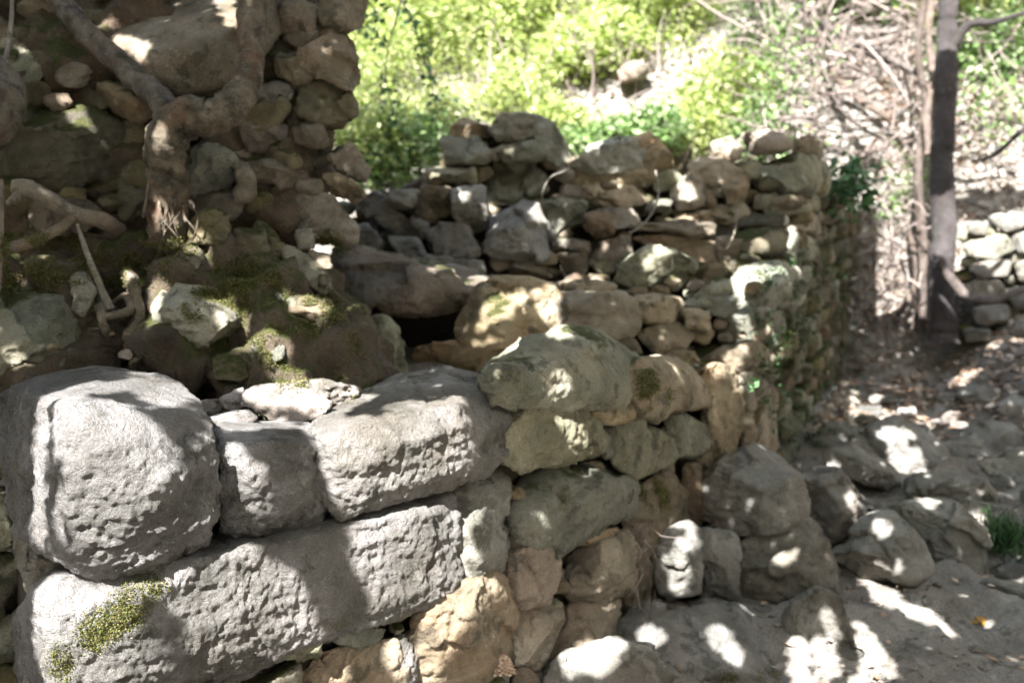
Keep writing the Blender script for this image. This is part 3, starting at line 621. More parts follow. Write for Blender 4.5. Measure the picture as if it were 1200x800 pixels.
# ================================================================== BOULDER PILE ON THE RIGHT
B = [
 ('805,600 825,565 850,535 890,517 915,530 935,560 940,600 920,620 885,632 840,620', 3.5, 'large rough grey boulder on top of the pile beside the wall', '850,545,.1 900,530,.12 830,600,-.03 880,600,-.12 925,600,-.02 885,560,-.08'),
 ('930,545 960,537 1000,560 1025,590 1015,602 970,642 945,630 938,600', 3.72, 'blue grey flat topped boulder with brown broken side, upper middle of the pile', '945,560,.1 1000,575,-.05 1010,595,-.05 960,610,-.12 950,590,-.08'),
 ('975,652 1020,605 1045,598 1075,630 1088,668 1070,681 1010,668', 3.5, 'wedge shaped boulder pointing down right with a sunlit triangle', '1020,612,.02 1048,610,.04 1030,650,-.08 1065,675,-.06 1080,664,-.02'),
 ('1040,595 1070,583 1120,590 1150,620 1162,682 1130,686 1090,671 1060,622', 3.8, 'broad blue grey boulder at the right of the pile with sun spots on top', '1060,605,.08 1120,600,.1 1085,640,-.08 1145,640,-.05 1110,640,-.10'),
 ('767,650 780,620 806,612 820,632 823,695 782,703 768,690', 3.3, 'left half of the cracked square stone, sun oval on its face', '780,640,-.03 812,640,-.04 815,690,-.04 785,695,-.04'),
 ('822,622 850,618 864,630 863,697 824,699 820,650', 3.33, 'right half of the cracked square stone beside the sunlit oval', ''),
 ('862,640 900,615 935,605 970,635 982,670 975,700 950,708 920,690 865,697', 3.45, 'flat faced grey green stone under the big boulder with a sun oval', '880,650,-.05 930,640,-.06 960,680,-.05 880,690,-.03 900,620,.05'),
 ('700,750 740,712 830,703 890,710 920,750 926,800 920,850 760,850 720,805', 3.0, 'wide low mottled boulder at the bottom of the picture right of the wall foot', '750,740,.1 830,725,.08 890,735,.05 800,780,-.05 890,780,-.06 740,790,-.02'),
 ('636,795 665,765 720,748 760,755 790,790 798,840 640,840', 2.7, 'smooth blue grey stone at the bottom edge with a bright sun patch', '670,780,-.0 730,765,.0 770,800,-.04 700,810,-.06'),
 ('965,530 1000,522 1040,545 1060,577 1040,592 1010,572 975,552', 4.3, 'brown elongated boulder behind the blue grey one', ''),
 ('1015,500 1050,490 1090,500 1116,545 1080,556 1040,552 1020,530', 4.6, 'pale boulder lit white on its left side at the back of the pile', ''),
 ('1060,562 1100,550 1150,565 1180,610 1160,622 1110,592 1070,583', 4.2, 'dark low boulder behind the broad one', ''),
 ('950,507 990,500 1012,515 980,526 955,521', 5.0, 'small dark stone at the foot of the mossy wall face', ''),
 ('1120,690 1165,680 1200,700 1230,722 1200,742 1140,722', 3.5, 'rough stone half sunk in the soil right of the broad boulder', ''),
 ('1150,540 1200,530 1230,562 1190,592 1160,572', 4.5, 'grey stone at the right edge beside the grass tuft', ''),
 ('920,715 955,692 985,705 1002,760 975,830 925,830', 3.05, 'worn rock rib rising from the soil between the sun streaks', ''),
 ('1110,600 1160,580 1195,620 1200,660 1165,668 1150,625', 4.05, 'narrow stone behind the right shoulder of the broad boulder', ''),
 ('1100,520 1140,508 1165,530 1150,552 1118,548', 4.9, 'small grey stone beyond the white lit boulder', ''),
 ('1160,665 1190,655 1215,675 1200,695 1168,685', 3.7, 'small crusted stone at the right edge above the soil', ''),
]
for o_, d, lb, inn in B:
    stone(o_, DC(d), 'boulder', None, inner=inn, T=0.38, vox=0.0088, name='boulder', amp=1.1, chipd=.24 if inn else .3, chips=8, meta=dict(label=lb, cat='boulder', group='boulders heaped beside the wall'))
# stones poking out of the path soil
r = random.Random(91)
def drop_stone(x, y, w, mat, meta, vox, parent=None, sink=.3, name='scree_stone', flat=.5):
    z = float(zground(np.array([x]), np.array([y]))[0]); h = w * r.uniform(flat * .7, flat * 1.3); pts = []
    for _ in range(13):
        v = Vector((r.gauss(0, 1), r.gauss(0, 1), r.gauss(0, 1))).normalized()
        pts.append(Vector((x + v.x * w * .5, y + v.y * w * .5 * r.uniform(.7, 1), z + h * (.5 - sink) + v.z * h * .5)))
    queue(name, [pts], mat, parent, vox, 1.0, w * .8, 1, meta, r.randrange(9999))
for k in range(95):
    y = r.uniform(4.6, 8.3); x = yw_x = None
    x = r.uniform((y - 1.2) * 0.36 + .45, y * 0.53 + .1)
    if y < yw(x) and not (abs(x - 2.8) < .2 and abs(y - 6.5) < .2):
        drop_stone(x, y, r.uniform(.08, .26), r.choice(['litter_rock', 'litter_rock', 'boulder']), dict(label='pale stone scattered among dry leaves on the slope below the trunk', cat='stone', group='pale stones scattered on the slope'), .016)
for k in range(34):
    x = r.uniform(1.35, 3.4); y = r.uniform(3.9, 5.9)
    if y < yw(x) - .3 and x < y * .56: drop_stone(x, y, r.uniform(.16, .38), 'boulder', dict(label='angular grey stone filling the back of the boulder pile', cat='boulder', group='smaller boulders filling the pile'), .013, sink=.28, name='boulder', flat=.6)
for k in range(26):
    x = r.uniform(.55, 2.0); y = r.uniform(2.5, 4.2)
    if y < yw(x) - .35: drop_stone(x, y, r.uniform(.04, .10), 'boulder', dict(label='small chip of grey stone lying on the path soil', cat='stone', group='stone chips on the path soil'), .01, sink=.35, name='stone_chip')

# ================================================================== FAR TERRACE WALL AND ROCKS
terr = empty('terrace_wall', P(1180, 390, 6.4), label='low tumbled terrace wall of grey stones right of the dark trunk', cat='wall')
for o_ in ('1128,285 1150,275 1180,278 1190,292 1165,303 1135,300', '1132,308 1160,303 1185,308 1183,322 1150,326', '1185,275 1215,272 1230,300 1195,300', '1188,308 1225,305 1230,330 1195,332', '1130,332 1170,328 1180,345 1150,356 1132,350', '1180,338 1225,335 1228,360 1188,362', '1140,360 1180,358 1182,378 1145,382', '1186,366 1230,366 1230,390 1190,392', '1128,384 1160,386 1160,400 1132,402', '1160,255 1195,245 1212,262 1180,272', '1135,262 1158,258 1158,274 1136,276'):
    stone(o_, DC(6.4), random.Random(hash(o_) if False else len(o_)).choice(['grey', 'boulder']), terr, T=0.4, vox=0.022)
infill(terr, 1128, 1240, 262, 400, 6.5, ['mossy', 'grey'], 30, 18, 34, 8, vox=0.025)
for o_, d, lb, m in (('672,-60,.3 730,-60,.3 722,40,.1 716,88,.0 690,92,.0 676,50,.1', 9.0, 'tall white rock spur high behind the foliage', 'litter_rock'),
                     ('640,105,.3 700,78,.4 770,60,.4 800,66,.3 770,95,.0 700,112,.0', 8.3, 'long pale ledge slanting up above the dark hollow', 'litter_rock'),
                     ('722,82 745,70 762,78 758,92 730,98', 8.1, 'brown overhanging rock below the pale ledge', 'ochre'),
                     ('1018,30 1060,10 1085,22 1080,48 1040,60', 9, 'bluish rock among twigs left of the trunk', 'boulder'),
                     ('990,75 1010,66 1028,80 1020,100 995,98', 8.6, 'small pale rock under the bluish one', 'litter_rock'),
                     ('1040,95 1062,88 1070,108 1050,116', 8.4, 'small pale rock close to the trunk', 'litter_rock'),
                     ('1165,200 1195,185 1225,195 1228,240 1180,245', 7.2, 'blue grey rock at the right edge above the terrace', 'boulder')):
    stone(o_, DC(d), m, None, T=0.7, vox=0.035, name='rock', meta=dict(label=lb, cat='rock'))
tick('preflush'); RES = flush(); tick('flush')

# ================================================================== ROOTS, BRANCHES, TREES
def px_path(L): return [P(x, y, DB(x, y) + d - .05 if dd is None else dd) for x, y, d, dd in [(q + (None,))[:4] for q in L]]
PXM = lambda r, d: r / FPX * d
tw = empty('twisted_tree', P(192, 270, 2.75), label='twisted bare trunk rooted in the bank, bending right and up past a pale smooth bulge', cat='tree')
tube_obj('trunk', [(px_path([(196, 290, -.08), (197, 250, -.1), (196, 205, -.12), (194, 168, -.15), (215, 138, -.18), (245, 138, -.2), (272, 125, -.2), (290, 95, -.18), (293, 55, -.16), (297, 0, -.15), (312, -60, -.1), (330, -160, .0)]),
                    [PXM(v, 2.8) for v in (24, 24, 23, 25, 24, 22, 21, 18, 17, 18, 20, 22)])], 'bark', tw, seg=40, wob=0.13, seed=3, sub=14)
tube_obj('limb', [(px_path([(200, 140, -.13), (188, 118, -.12), (160, 92, -.1), (118, 55, -.08), (75, 8, -.05), (30, -50, .0), (-20, -120, .05)]), [PXM(v, 2.8) for v in (20, 15, 15, 14, 14, 15, 16)])], 'bark', tw, seg=30, wob=0.12, seed=4, sub=12)
tube_obj('bark_strip', [(px_path([(178, 160, -.12), (176, 200, -.14), (172, 232, -.13), (168, 255, -.1)]), [.006, .005, .005, .003])], 'root', tw, seg=6, wob=.2)
rl = random.Random(4)
tube_obj('rootlet', [(px_path([(184 + i * 2.4 + rl.gauss(0, 3), 228 + rl.uniform(-12, 12), -.13), (184 + i * 3.2 + rl.gauss(0, 7), 250 + rl.uniform(-8, 8), -.17), (180 + i * 3.8 + rl.gauss(0, 9), 272 + rl.uniform(-12, 12), -.15), (178 + i * 4 + rl.gauss(0, 12), 292 + rl.uniform(-14, 20), -.08)]), [.003, rl.uniform(.002, .005), .002, .001], dict(seed=i)) for i in range(11)], 'bark', tw, seg=6, wob=.3)
burl = empty('root_burl', P(5, 130, 2.7), label='round burl of root with a thin upright stem at the left edge', cat='root')
tube_obj('burl', [(px_path([(-30, 60, -.1), (-5, 88, -.14), (5, 115, -.16), (0, 150, -.14), (-30, 185, -.08)]), [PXM(v, 2.7) for v in (14, 22, 25, 19, 10)])], 'bark', burl, seg=22, wob=.10, seed=9, sub=9)
tube_obj('stem', [(px_path([(4, 84, -.16), (10, 50, -.16), (14, 10, -.15), (12, -60, -.14)]), [.008, .007, .006, .006])], 'root', burl, seg=8, wob=.1)
bb = empty('broken_branch', P(60, 250, 2.6), label='broken bleached branch stub with a fork reaching to the left edge', cat='branch')
tube_obj('stub', [(px_path([(14, 218, -.22), (34, 222, -.22), (62, 236, -.2), (92, 252, -.16), (118, 258, -.12), (140, 268, -.04)]), [PXM(v, 2.6) for v in (8, 11, 10, 9, 11, 9)]), (px_path([(24, 222, -.22), (18, 232, -.22), (10, 238, -.2)]), [PXM(v, 2.6) for v in (8, 6, 4)])], 'root', bb, seg=14, wob=.14, seed=5)
tube_obj('fork', [(px_path([(86, 256, -.17), (66, 270, -.2), (35, 284, -.22), (0, 294, -.24), (-60, 315, -.2)]), [PXM(v, 2.6) for v in (7, 6.5, 7, 8, 9)])], 'root', bb, seg=12, wob=.08, seed=6)
tag(tube_obj('upright_stick', [(px_path([(2, 210, -.26), (1, 250, -.26), (-2, 300, -.24), (-4, 340, -.2)]), [PXM(v, 2.6) for v in (2, 4, 5, 5)])], 'root', seg=9, wob=.12), label='thin brown stick standing against the left edge below the burl', cat='stick')
tag(tube_obj('dead_twig', [(px_path([(90, 262, -.2), (97, 282, -.21), (108, 312, -.2), (122, 345, -.16), (131, 362, -.13)]), [PXM(v, 2.6) for v in (2, 3, 4, 4.5, 5)])], 'root', seg=9, wob=.12, seed=7), label='grey dead twig leaning down to the looped roots', cat='twig')
lp = empty('looped_root', P(140, 380, 2.6), label='smooth pale root looping in and out of the red earth between two blocks', cat='root')
tube_obj('root', [(px_path([(116, 345, .02), (119, 362, -.05), (122, 384, -.04), (134, 398, .06)]), [PXM(v, 2.6) for v in (3, 5, 6, 5)]),
                  (px_path([(120, 372, -.04), (138, 368, -.09), (154, 362, -.10), (150, 348, -.07), (138, 350, -.03), (128, 360, .03)]), [PXM(v, 2.6) for v in (4, 5, 7, 5, 3, 3)], dict(seed=2)),
                  (px_path([(148, 318, .0), (154, 328, -.09), (161, 350, -.11), (164, 374, -.08), (152, 392, .0), (140, 402, .08)]), [PXM(v, 2.6) for v in (6, 10, 6, 6, 7, 5)], dict(seed=3))], 'root', lp, seg=14, wob=.16)
def cable(label, L, r=.006):
    tag(tube_obj('cable', [([P(x, y, d) for x, y, d in L], [r * .75] * len(L))], 'root', seg=8, wob=0.03), label=label, cat='cable')
cable('grey hose curling over the long thin slab of the cross wall', [(672, 180, 4.35), (676, 190, 4.3), (662, 200, 4.3), (645, 208, 4.3), (636, 225, 4.3), (637, 240, 4.4)], .004)
cable('pale grey hose hanging behind the middle stones of the cross wall', [(768, 200, 4.4), (772, 225, 4.32), (765, 248, 4.25), (750, 266, 4.25), (737, 273, 4.2)], .006)
cable('short pale hose hanging on the right half of the cross wall', [(862, 238, 4.35), (863, 260, 4.3), (858, 280, 4.28), (850, 293, 4.25)], .006)

# the dark trunk on the slope
tr = empty('dark_tree', P(1105, 395, 6.5), label='straight dark purple brown trunk on the sunlit slope', cat='tree')
TP = [(1106, 402, 6.5), (1107, 380, 6.5), (1104, 330, 6.5), (1106, 260, 6.5), (1104, 190, 6.5), (1108, 120, 6.5), (1110, 50, 6.5), (1112, 0, 6.5)]
tp = [P(x, y, d) for x, y, d in TP] + [P(1112, 0, 6.5) + Vector((.05, -.05, .9)), P(1112, 0, 6.5) + Vector((.15, -.25, 2.0)), P(1112, 0, 6.5) + Vector((.2, -.3, 3.2))]
tube_obj('trunk', [(tp, [PXM(v, 6.5) for v in (19, 15, 13.5, 14, 13, 12.5, 12, 11, 10, 8, 5)])], 'dark_bark', tr, seg=22, wob=.06, seed=12, sub=8)
for k, (a, b, c) in enumerate((((0, 0, .9), (.7, -.3, 1.5), (1.4, -.4, 1.9)), ((0, 0, 1.6), (-.8, .2, 2.2), (-1.5, .1, 2.7)), ((.15, -.25, 2.0), (.5, .6, 2.8), (.7, 1.1, 3.2)), ((1112, 60, 0), (1150, 40, 0), (1190, 22, 0), (1240, 0, 0)) [:3])):
    if k < 3: q = [P(1112, 0, 6.5) + Vector(x) for x in (a, b, c)]
    else: q = [P(1110, 66, 6.5), P(1135, 30, 6.4), P(1165, 26, 6.3), P(1210, 12, 6.2)]
    tube_obj('limb', [(q, [.06, .04, .02][:len(q)] if k < 3 else [.03, .03, .02, .012])], 'dark_bark', tr, seg=9, wob=.08, seed=k)
c3 = []
for k in range(7000):
    b = random.choice([(1.4, -.4, 1.9), (-1.5, .1, 2.7), (.7, 1.1, 3.2), (.2, -.3, 3.2), (.6, -.3, 2.4), (-.8, .4, 2.9)])
    c3.append(P(1112, 0, 6.5) + Vector(b) + Vector((random.gauss(0, .5), random.gauss(0, .5), random.gauss(0, .28))))
c3 = [p for p in c3 if p.z - CAM_Z > 0.30 * p.y]
leaf_obj('crown', c3, .075, 'leaf_mid', tr, seed=3)
for lb, L_, rr_ in (('thin pale sapling stem just left of the dark trunk', [(1078, 390, 6.7), (1082, 300, 6.7), (1076, 200, 6.7), (1084, 120, 6.7), (1076, 60, 6.7), (1086, -20, 6.7)], [7, 5.5, 5, 4, 4, 4]),
                 ('crooked pale stem leaning over the dry roots beside the wall end', [(1052, 370, 6.8), (1068, 345, 6.8), (1074, 320, 6.8), (1070, 290, 6.8), (1060, 250, 6.9)], [4, 4, 3.5, 3, 2]),
                 ('pale curved stem hugging the dark trunk, with a sunlit base', [(1090, 180, 6.6), (1086, 140, 6.6), (1094, 90, 6.6), (1088, 40, 6.6), (1094, -10, 6.6)], [6, 5, 5, 4, 4]),
                 ('long bare pole leaning from the brushwood to the trunk', [(1075, 86, 7.0), (1030, 62, 7.4), (980, 38, 7.8), (940, 10, 8.2)], [4, 4, 3.5, 3]),
                 ('bare pole lying across the slope above the wall end', [(1045, 140, 7.2), (1000, 112, 7.6), (975, 82, 8.0), (960, 40, 8.2)], [4, 4.5, 4, 3]),
                 ('bleached stick lying at the foot of the trunk', [(1100, 305, 6.3), (1130, 345, 6.3), (1160, 352, 6.2), (1200, 340, 6.2)], [5, 6, 5, 4]),
                 ('dark arched twig at the right edge beyond the trunk', [(1230, 130, 5.6), (1195, 155, 5.6), (1168, 180, 5.6), (1140, 190, 5.6)], [3, 3, 2.5, 1.5])):
    tag(tube_obj('branch', [([P(*q) for q in L_], [PXM(v, L_[0][2]) for v in rr_])], 'dark_bark' if 'dark arched' in lb else 'dry_bark', seg=9, wob=.15, seed=len(lb)), label=lb, cat='branch')

# ------------------------------------------------------------------ what the camera sees so far (used to scatter on real surfaces)
bpy.context.view_layer.update()
def all_bvh():
    Vs, Fs, b = [], [], 0
    for o in COL.objects:
        if o.type != 'MESH': continue
        me = o.data; n = len(me.vertices); co = np.empty(n * 3, np.float32); me.vertices.foreach_get('co', co)
        mw = np.array(o.matrix_world); co = co.reshape(-1, 3) @ mw[:3, :3].T + mw[:3, 3]
        me.calc_loop_triangles(); t = np.empty(len(me.loop_triangles) * 3, np.int32); me.loop_triangles.foreach_get('vertices', t)
        Vs.append(co); Fs.append(t.reshape(-1, 3) + b); b += n
    V = np.concatenate(Vs); F = np.concatenate(Fs)
    # keep only what lies in front of the camera, near its field of view
    c = V[F[:, 0]]; y = c[:, 1]; k = (y > .8) & (np.abs(c[:, 0]) < y * .62 + .3) & (y < 30); F = F[k]
    return BVHTree.FromPolygons(V.tolist(), F.tolist(), all_triangles=True)
BV = all_bvh(); tick('bvh')
def cast(px, py):
    loc, nr, i, d = BV.ray_cast(CAM, ray(px, py).normalized(), 60)
    return (loc, nr) if loc else None
LIT = '''42,472 56,461 118,445 122,449 62,468 54,485 52,560 50,640 41,640 40,560
64,482 76,466 110,451 178,441 200,448 222,462 202,480 176,470 150,452 130,458 102,464 84,480 82,500 72,545 64,530
85,500 100,478 115,470 140,470 185,500 203,525 218,560 240,592 236,620 215,640 190,640 150,650 120,646 98,655 90,640 80,570 78,530
66,572 75,572 73,640 67,640
160,436 178,436 176,441 158,441
268,515 282,520 290,540 320,560 317,590 302,612 285,628 268,620 264,560
62,676 78,668 112,694 140,678 190,664 215,662 275,638 300,642 322,684 337,660 352,682 368,722 362,745 300,766 225,792 202,722 192,700 178,740 198,800 58,822
44,688 60,678 60,720 52,780 41,770
412,626 440,608 472,594 522,584 530,608 528,688 470,708 434,718 426,690 420,660
356,502 382,478 432,460 440,464 405,480 400,492 432,486 438,478 470,472 516,471 536,462 546,480 553,512 541,552 535,558 480,577 402,598 384,562 376,520
528,574 560,572 578,590 560,602 548,622 560,640 545,657 530,668 526,620
484,792 500,708 540,676 576,668 587,684 592,702 570,695 554,704 545,727 525,750 515,770 520,802 488,805
360,802 375,778 420,763 432,775 402,802
445,750 475,744 482,780 470,802 455,780
650,489 665,485 686,496 692,516 676,530 664,520
642,440 668,430 676,445 661,466 650,461
618,477 640,467 662,468 640,475
675,551 702,543 692,553
780,492 800,488 802,520 792,510
748,563 765,560 782,586 760,592 748,582
284,459 330,448 382,444 424,455 416,472 380,477 300,471
238,492 290,481 304,485 352,500 300,502 244,505
438,378 456,380 462,432 450,432 440,405
562,372 576,350 602,341 624,345 602,367 575,375
622,338 652,334 667,396 642,392 634,362
550,381 584,381 560,388
508,414 530,405 548,418 562,427 614,404 570,401
753,306 766,306 774,342 763,344
767,290 778,291 779,309 768,308
787,311 799,320 791,337
786,340 806,340 802,354 790,352
858,312 902,310 908,320 888,332 874,337 871,362 858,346
905,315 945,311 945,320 920,326
846,371 882,373 872,385 850,382
890,374 910,374 907,389 892,387
828,432 876,402 888,401 852,426 845,442
858,414 868,420 866,432 872,460 868,484 860,470 858,440
898,398 912,400 920,432 905,440
903,478 914,488 920,508 908,502
866,290 896,284 902,292 870,300
783,215 796,203 812,218 814,237 800,236
688,165 702,158 700,187 685,187
832,152 870,143 902,150 882,166 852,176 842,187 820,172
960,150 1092,128 1096,402 1022,402 1012,300 1004,232 985,180
618,150 633,155 641,187 632,182
516,222 546,216 552,230 530,237
523,265 540,262 550,282 530,276
430,296 448,294 452,312 440,308
484,302 502,300 500,308 486,308
64,118 100,118 118,156 110,165 84,140
180,152 206,138 207,162 186,178
188,243 202,250 217,286 190,270
222,270 246,278 244,302 224,302
178,330 204,331 186,342 184,396 177,396
248,343 276,358 292,386 270,392 254,376 264,366
254,-5 274,-5 277,37 264,32
334,348 362,350 388,360 382,370 350,364
382,298 402,333 391,332 370,306
902,626 918,638 927,655 920,670 907,656
773,650 800,643 808,670 796,699 774,692
783,613 814,613 817,646 795,642
658,766 690,748 733,750 722,776 702,792 664,787
745,738 776,733 777,751 754,752
826,735 850,733 873,776 860,777 830,746
992,576 1012,579 1006,594 994,594
1018,598 1052,630 1022,622 1016,611
1028,638 1046,648 1070,680 1034,669
1002,672 1030,676 1060,706 1100,720 1122,730 1120,748 1098,736 1060,722 1028,704
1080,584 1098,584 1092,597
928,748 946,748 947,792 929,792
953,743 972,748 983,792 957,792
1003,728 1022,738 1054,792 1010,800
1033,498 1070,506 1085,552 1050,550 1032,520
958,705 970,712 982,745 972,745
1010,520 1030,505 1028,520
935,576 945,574 944,584 934,584
1140,600 1150,600 1155,618 1146,618'''
SHD = '''160,690 190,705 215,720 232,790 215,795 190,740 165,745
235,648 258,655 250,672 225,690 222,664
440,470 468,484 430,492
468,514 486,510 486,540 474,540
190,576 212,560 210,590 196,600
1040,655 1044,655 1046,668 1042,668'''
def polys(t): return [[tuple(map(float, w.split(','))) for w in l.split()] for l in t.strip().splitlines()]
gx, gy = np.meshgrid(np.arange(-40, 1241, 3.0), np.arange(-20, 825, 3.0)); gx, gy = gx.ravel(), gy.ravel()
lit = np.zeros(gx.shape, bool)
for q in polys(LIT): lit |= in_poly(gx, gy, q)
for q in polys(SHD): lit &= ~in_poly(gx, gy, q)
hp = np.full((len(gx), 3), np.nan)
for i in range(len(gx)):
    h = cast(gx[i], gy[i])
    if h: hp[i] = h[0]
tick('cast'); ok = ~np.isnan(hp[:, 0]); hp, lit, gxx, gyy = hp[ok], lit[ok], gx[ok], gy[ok]
# added unseen crown: leaf slab square to the sun, gaps cut for lit patches
sv = np.array(SUN); e1 = np.cross(sv, [0, 0, 1]); e1 /= np.linalg.norm(e1); e2 = np.cross(e1, sv)
CPL = 1.55     # height of that slab along the sun's direction
far = hp[:, 1] > 5.3
fn = fbm(hp * np.array([1.6, 1.6, 1.6]), 3, 50)
sl = (gxx > 1000) & (gyy > 385) & (gyy < 520) & far
lit = np.where(far, (fn > -0.6) & ~((gxx < 1030) & (gyy > 190) & (gyy < 560) & (gxx > 890)), lit)
lit = np.where(sl, fn > 0.02, lit)
lit = np.where((gxx > 1088) & (gxx < 1128) & (gyy < 400), fn > 0.12, lit)
lit = np.where(far & (gxx > 1120) & (gyy > 170) & (gyy < 400), fn > 0.30, lit)
lit = np.where(far & (gxx > 895) & (gxx < 1088) & (gyy < 175), fn > -0.12, lit)
fsp = fbm(hp * np.array([8.0, 8.0, 8.0]), 2, 91)
lit = lit | ((hp[:, 1] > 2.7) & ~far & (fsp > np.where(gxx < 430, .88, np.where((gyy < 400) & (gxx < 960), .60, .92))))
lit = lit & ~((hp[:, 1] > 3.0) & ~far & (fbm(hp * 26, 2, 95) > .34))
for q in polys('700,95 760,88 800,95 808,140 790,182 712,178\n385,300 480,345 545,350 545,440 440,440 400,340'): lit &= ~in_poly(gxx, gyy, q)
G = 0.010; EXT = 7.0; NG = int(2 * EXT / G)
u, v = hp @ e1, hp @ e2
iu, iv = ((u + EXT) / G).astype(int), ((v + EXT) / G).astype(int); kk = (iu > 2) & (iu < NG - 3) & (iv > 2) & (iv < NG - 3)
cl = np.zeros((NG, NG), np.int16); cs = np.zeros((NG, NG), np.int16)
w_ = np.where(far, 1, 2)
np.add.at(cl, (iu[kk & lit], iv[kk & lit]), 2); np.add.at(cs, (iu[kk & ~lit], iv[kk & ~lit]), 2)
def dil(a, n=1):
    for _ in range(n): a = a + np.roll(a, 1, 0) + np.roll(a, -1, 0); a = a + np.roll(a, 1, 1) + np.roll(a, -1, 1)
    return a
clr, csr = dil(cl.astype(np.int32)), dil(cs.astype(np.int32))
open_ = (clr > 0) & (clr >= csr)
known = dil((cl + cs > 0).astype(np.int32), 3) > 0
cr = np.random.default_rng(21)
def canopy(spacing, size, region, seed, jit=0.5, tj=0.30, aspect=0.72):
    n = int(2 * EXT / spacing); a, b = np.meshgrid(np.arange(n), np.arange(n)); a, b = a.ravel(), b.ravel()
    uu = -EXT + (a + .5 + cr.uniform(-jit, jit, a.size)) * spacing; vv = -EXT + (b + .5 + cr.uniform(-jit, jit, a.size)) * spacing
    ia, ib = ((uu + EXT) / G).astype(int).clip(0, NG - 1), ((vv + EXT) / G).astype(int).clip(0, NG - 1)
    k = region[ia, ib]; uu, vv = uu[k], vv[k]
    c = uu[:, None] * e1 + vv[:, None] * e2 + (hmap(uu, vv) + cr.uniform(0, tj, len(uu)))[:, None] * sv
    V, F = leaves_np(c, size, seed=seed, aspect=aspect, up=sv)
    pu, pv = V @ e1, V @ e2
    io, jo = ((pu + EXT) / G).astype(int).clip(0, NG - 1), ((pv + EXT) / G).astype(int).clip(0, NG - 1)
    bad = open_[io, jo].reshape(-1, 4).any(1)
    m = (V.reshape(-1, 4, 3)[:, [0, 1, 2, 3]] + V.reshape(-1, 4, 3)[:, [1, 2, 3, 0]]) / 2; m = np.concatenate([m, V.reshape(-1, 4, 3).mean(1, keepdims=True)], 1)
    io, jo = ((m @ e1 + EXT) / G).astype(int).clip(0, NG - 1), ((m @ e2 + EXT) / G).astype(int).clip(0, NG - 1)
    bad |= open_[io, jo].any(1)
    rel = c - np.array(CAM); dep = rel[:, 1] * cp - rel[:, 2] * sp_; upc = rel[:, 1] * sp_ + rel[:, 2] * cp
    bad |= (dep > 0) & (upc < dep * 0.40) & (np.abs(rel[:, 0]) < dep * .62)      # never hangs into the view
    return V.reshape(-1, 4, 3)[~bad]
cw_ = 0.25; NC = int(2 * EXT / cw_); Hs, Hn = np.zeros((NC, NC)), np.zeros((NC, NC))
tt_ = np.maximum(3.0, (.27 * hp[:, 1] - hp[:, 2] + 1.55) / .93 + .35); hw = hp @ sv + tt_
ci, cj = ((u + EXT) / cw_).astype(int), ((v + EXT) / cw_).astype(int); kc = (ci >= 0) & (ci < NC) & (cj >= 0) & (cj < NC)
np.add.at(Hs, (ci[kc], cj[kc]), hw[kc]); np.add.at(Hn, (ci[kc], cj[kc]), 1)
for _ in range(60):
    e_ = Hn == 0
    if not e_.any(): break
    hs2 = sum(np.roll(Hs, a_, b_) for a_ in (1, -1) for b_ in (0, 1)); hn2 = sum(np.roll(Hn, a_, b_) for a_ in (1, -1) for b_ in (0, 1))
    mv = np.where(hn2 > 0, hs2 / np.maximum(hn2, 1), 0); Hs = np.where(e_ & (hn2 > 0), mv, Hs); Hn = np.where(e_ & (hn2 > 0), 1, Hn)
HM = Hs / np.maximum(Hn, 1)
for _ in range(2): HM = (HM + np.roll(HM, 1, 0) + np.roll(HM, -1, 0) + np.roll(HM, 1, 1) + np.roll(HM, -1, 1)) / 5
def hmap(a, b): return HM[((a + EXT) / cw_).astype(int).clip(0, NC - 1), ((b + EXT) / cw_).astype(int).clip(0, NC - 1)]
near_open = dil(open_.astype(np.int32), 8) > 0
halo = (dil(known.astype(np.int32), 5) > 0)
for _ in range(20):     # grow the leafy area past what the photograph lets us see
    h2 = halo.copy()
    for s_ in (9, -9): h2 |= np.roll(halo, s_, 0) | np.roll(halo, s_, 1)
    halo = h2
un, vn = np.meshgrid(np.linspace(-EXT, EXT, NG // 10), np.linspace(-EXT, EXT, NG // 10), indexing='ij')
gate = fbm(np.stack([un.ravel() * 2.2, vn.ravel() * 2.2, un.ravel() * 0], 1), 3, 70).reshape(un.shape) > -0.15
gate = np.kron(gate, np.ones((10, 10), bool))[:NG, :NG]
outer = halo & ~known & gate
cv = [canopy(.034, .085, known, 1), canopy(.046, .085, known, 2), canopy(.014, .032, known & near_open, 3), canopy(.012, .022, known & near_open, 4, tj=.2)]
ov_ = canopy(.05, .11, halo & ~known, 5); ov_ = ov_[ov_.mean(1)[:, 0] < -1.0]; cv.append(ov_); ov_ = canopy(.05, .10, outer, 6); ov_ = ov_[ov_.mean(1)[:, 0] > .4]; cv.append(ov_)
cv = np.concatenate(cv).reshape(-1, 3)
st = empty('added_shade_tree', (-3.1, -2.2, 0.1), label='added leafy tree out of view at left, its crown shaped to dapple the ruined wall', cat='tree')  # unseen tree, added to carry the leaves that shape the sun patches
link_mesh('crown', mesh_np('crown', cv, np.arange(len(cv)).reshape(-1, 4)), M['leaf_canopy'], st)
tube_obj('trunk', [([(-3.1, -2.2, -.1), (-3.0, -2.1, 1.5), (-2.7, -1.7, 3.0), (-2.3, -1.3, 4.2), (-2.0, -1.0, 5.4)], [.17, .14, .12, .09, .05])], 'bark', st, seg=14, wob=.06)
tick('canopy'); 

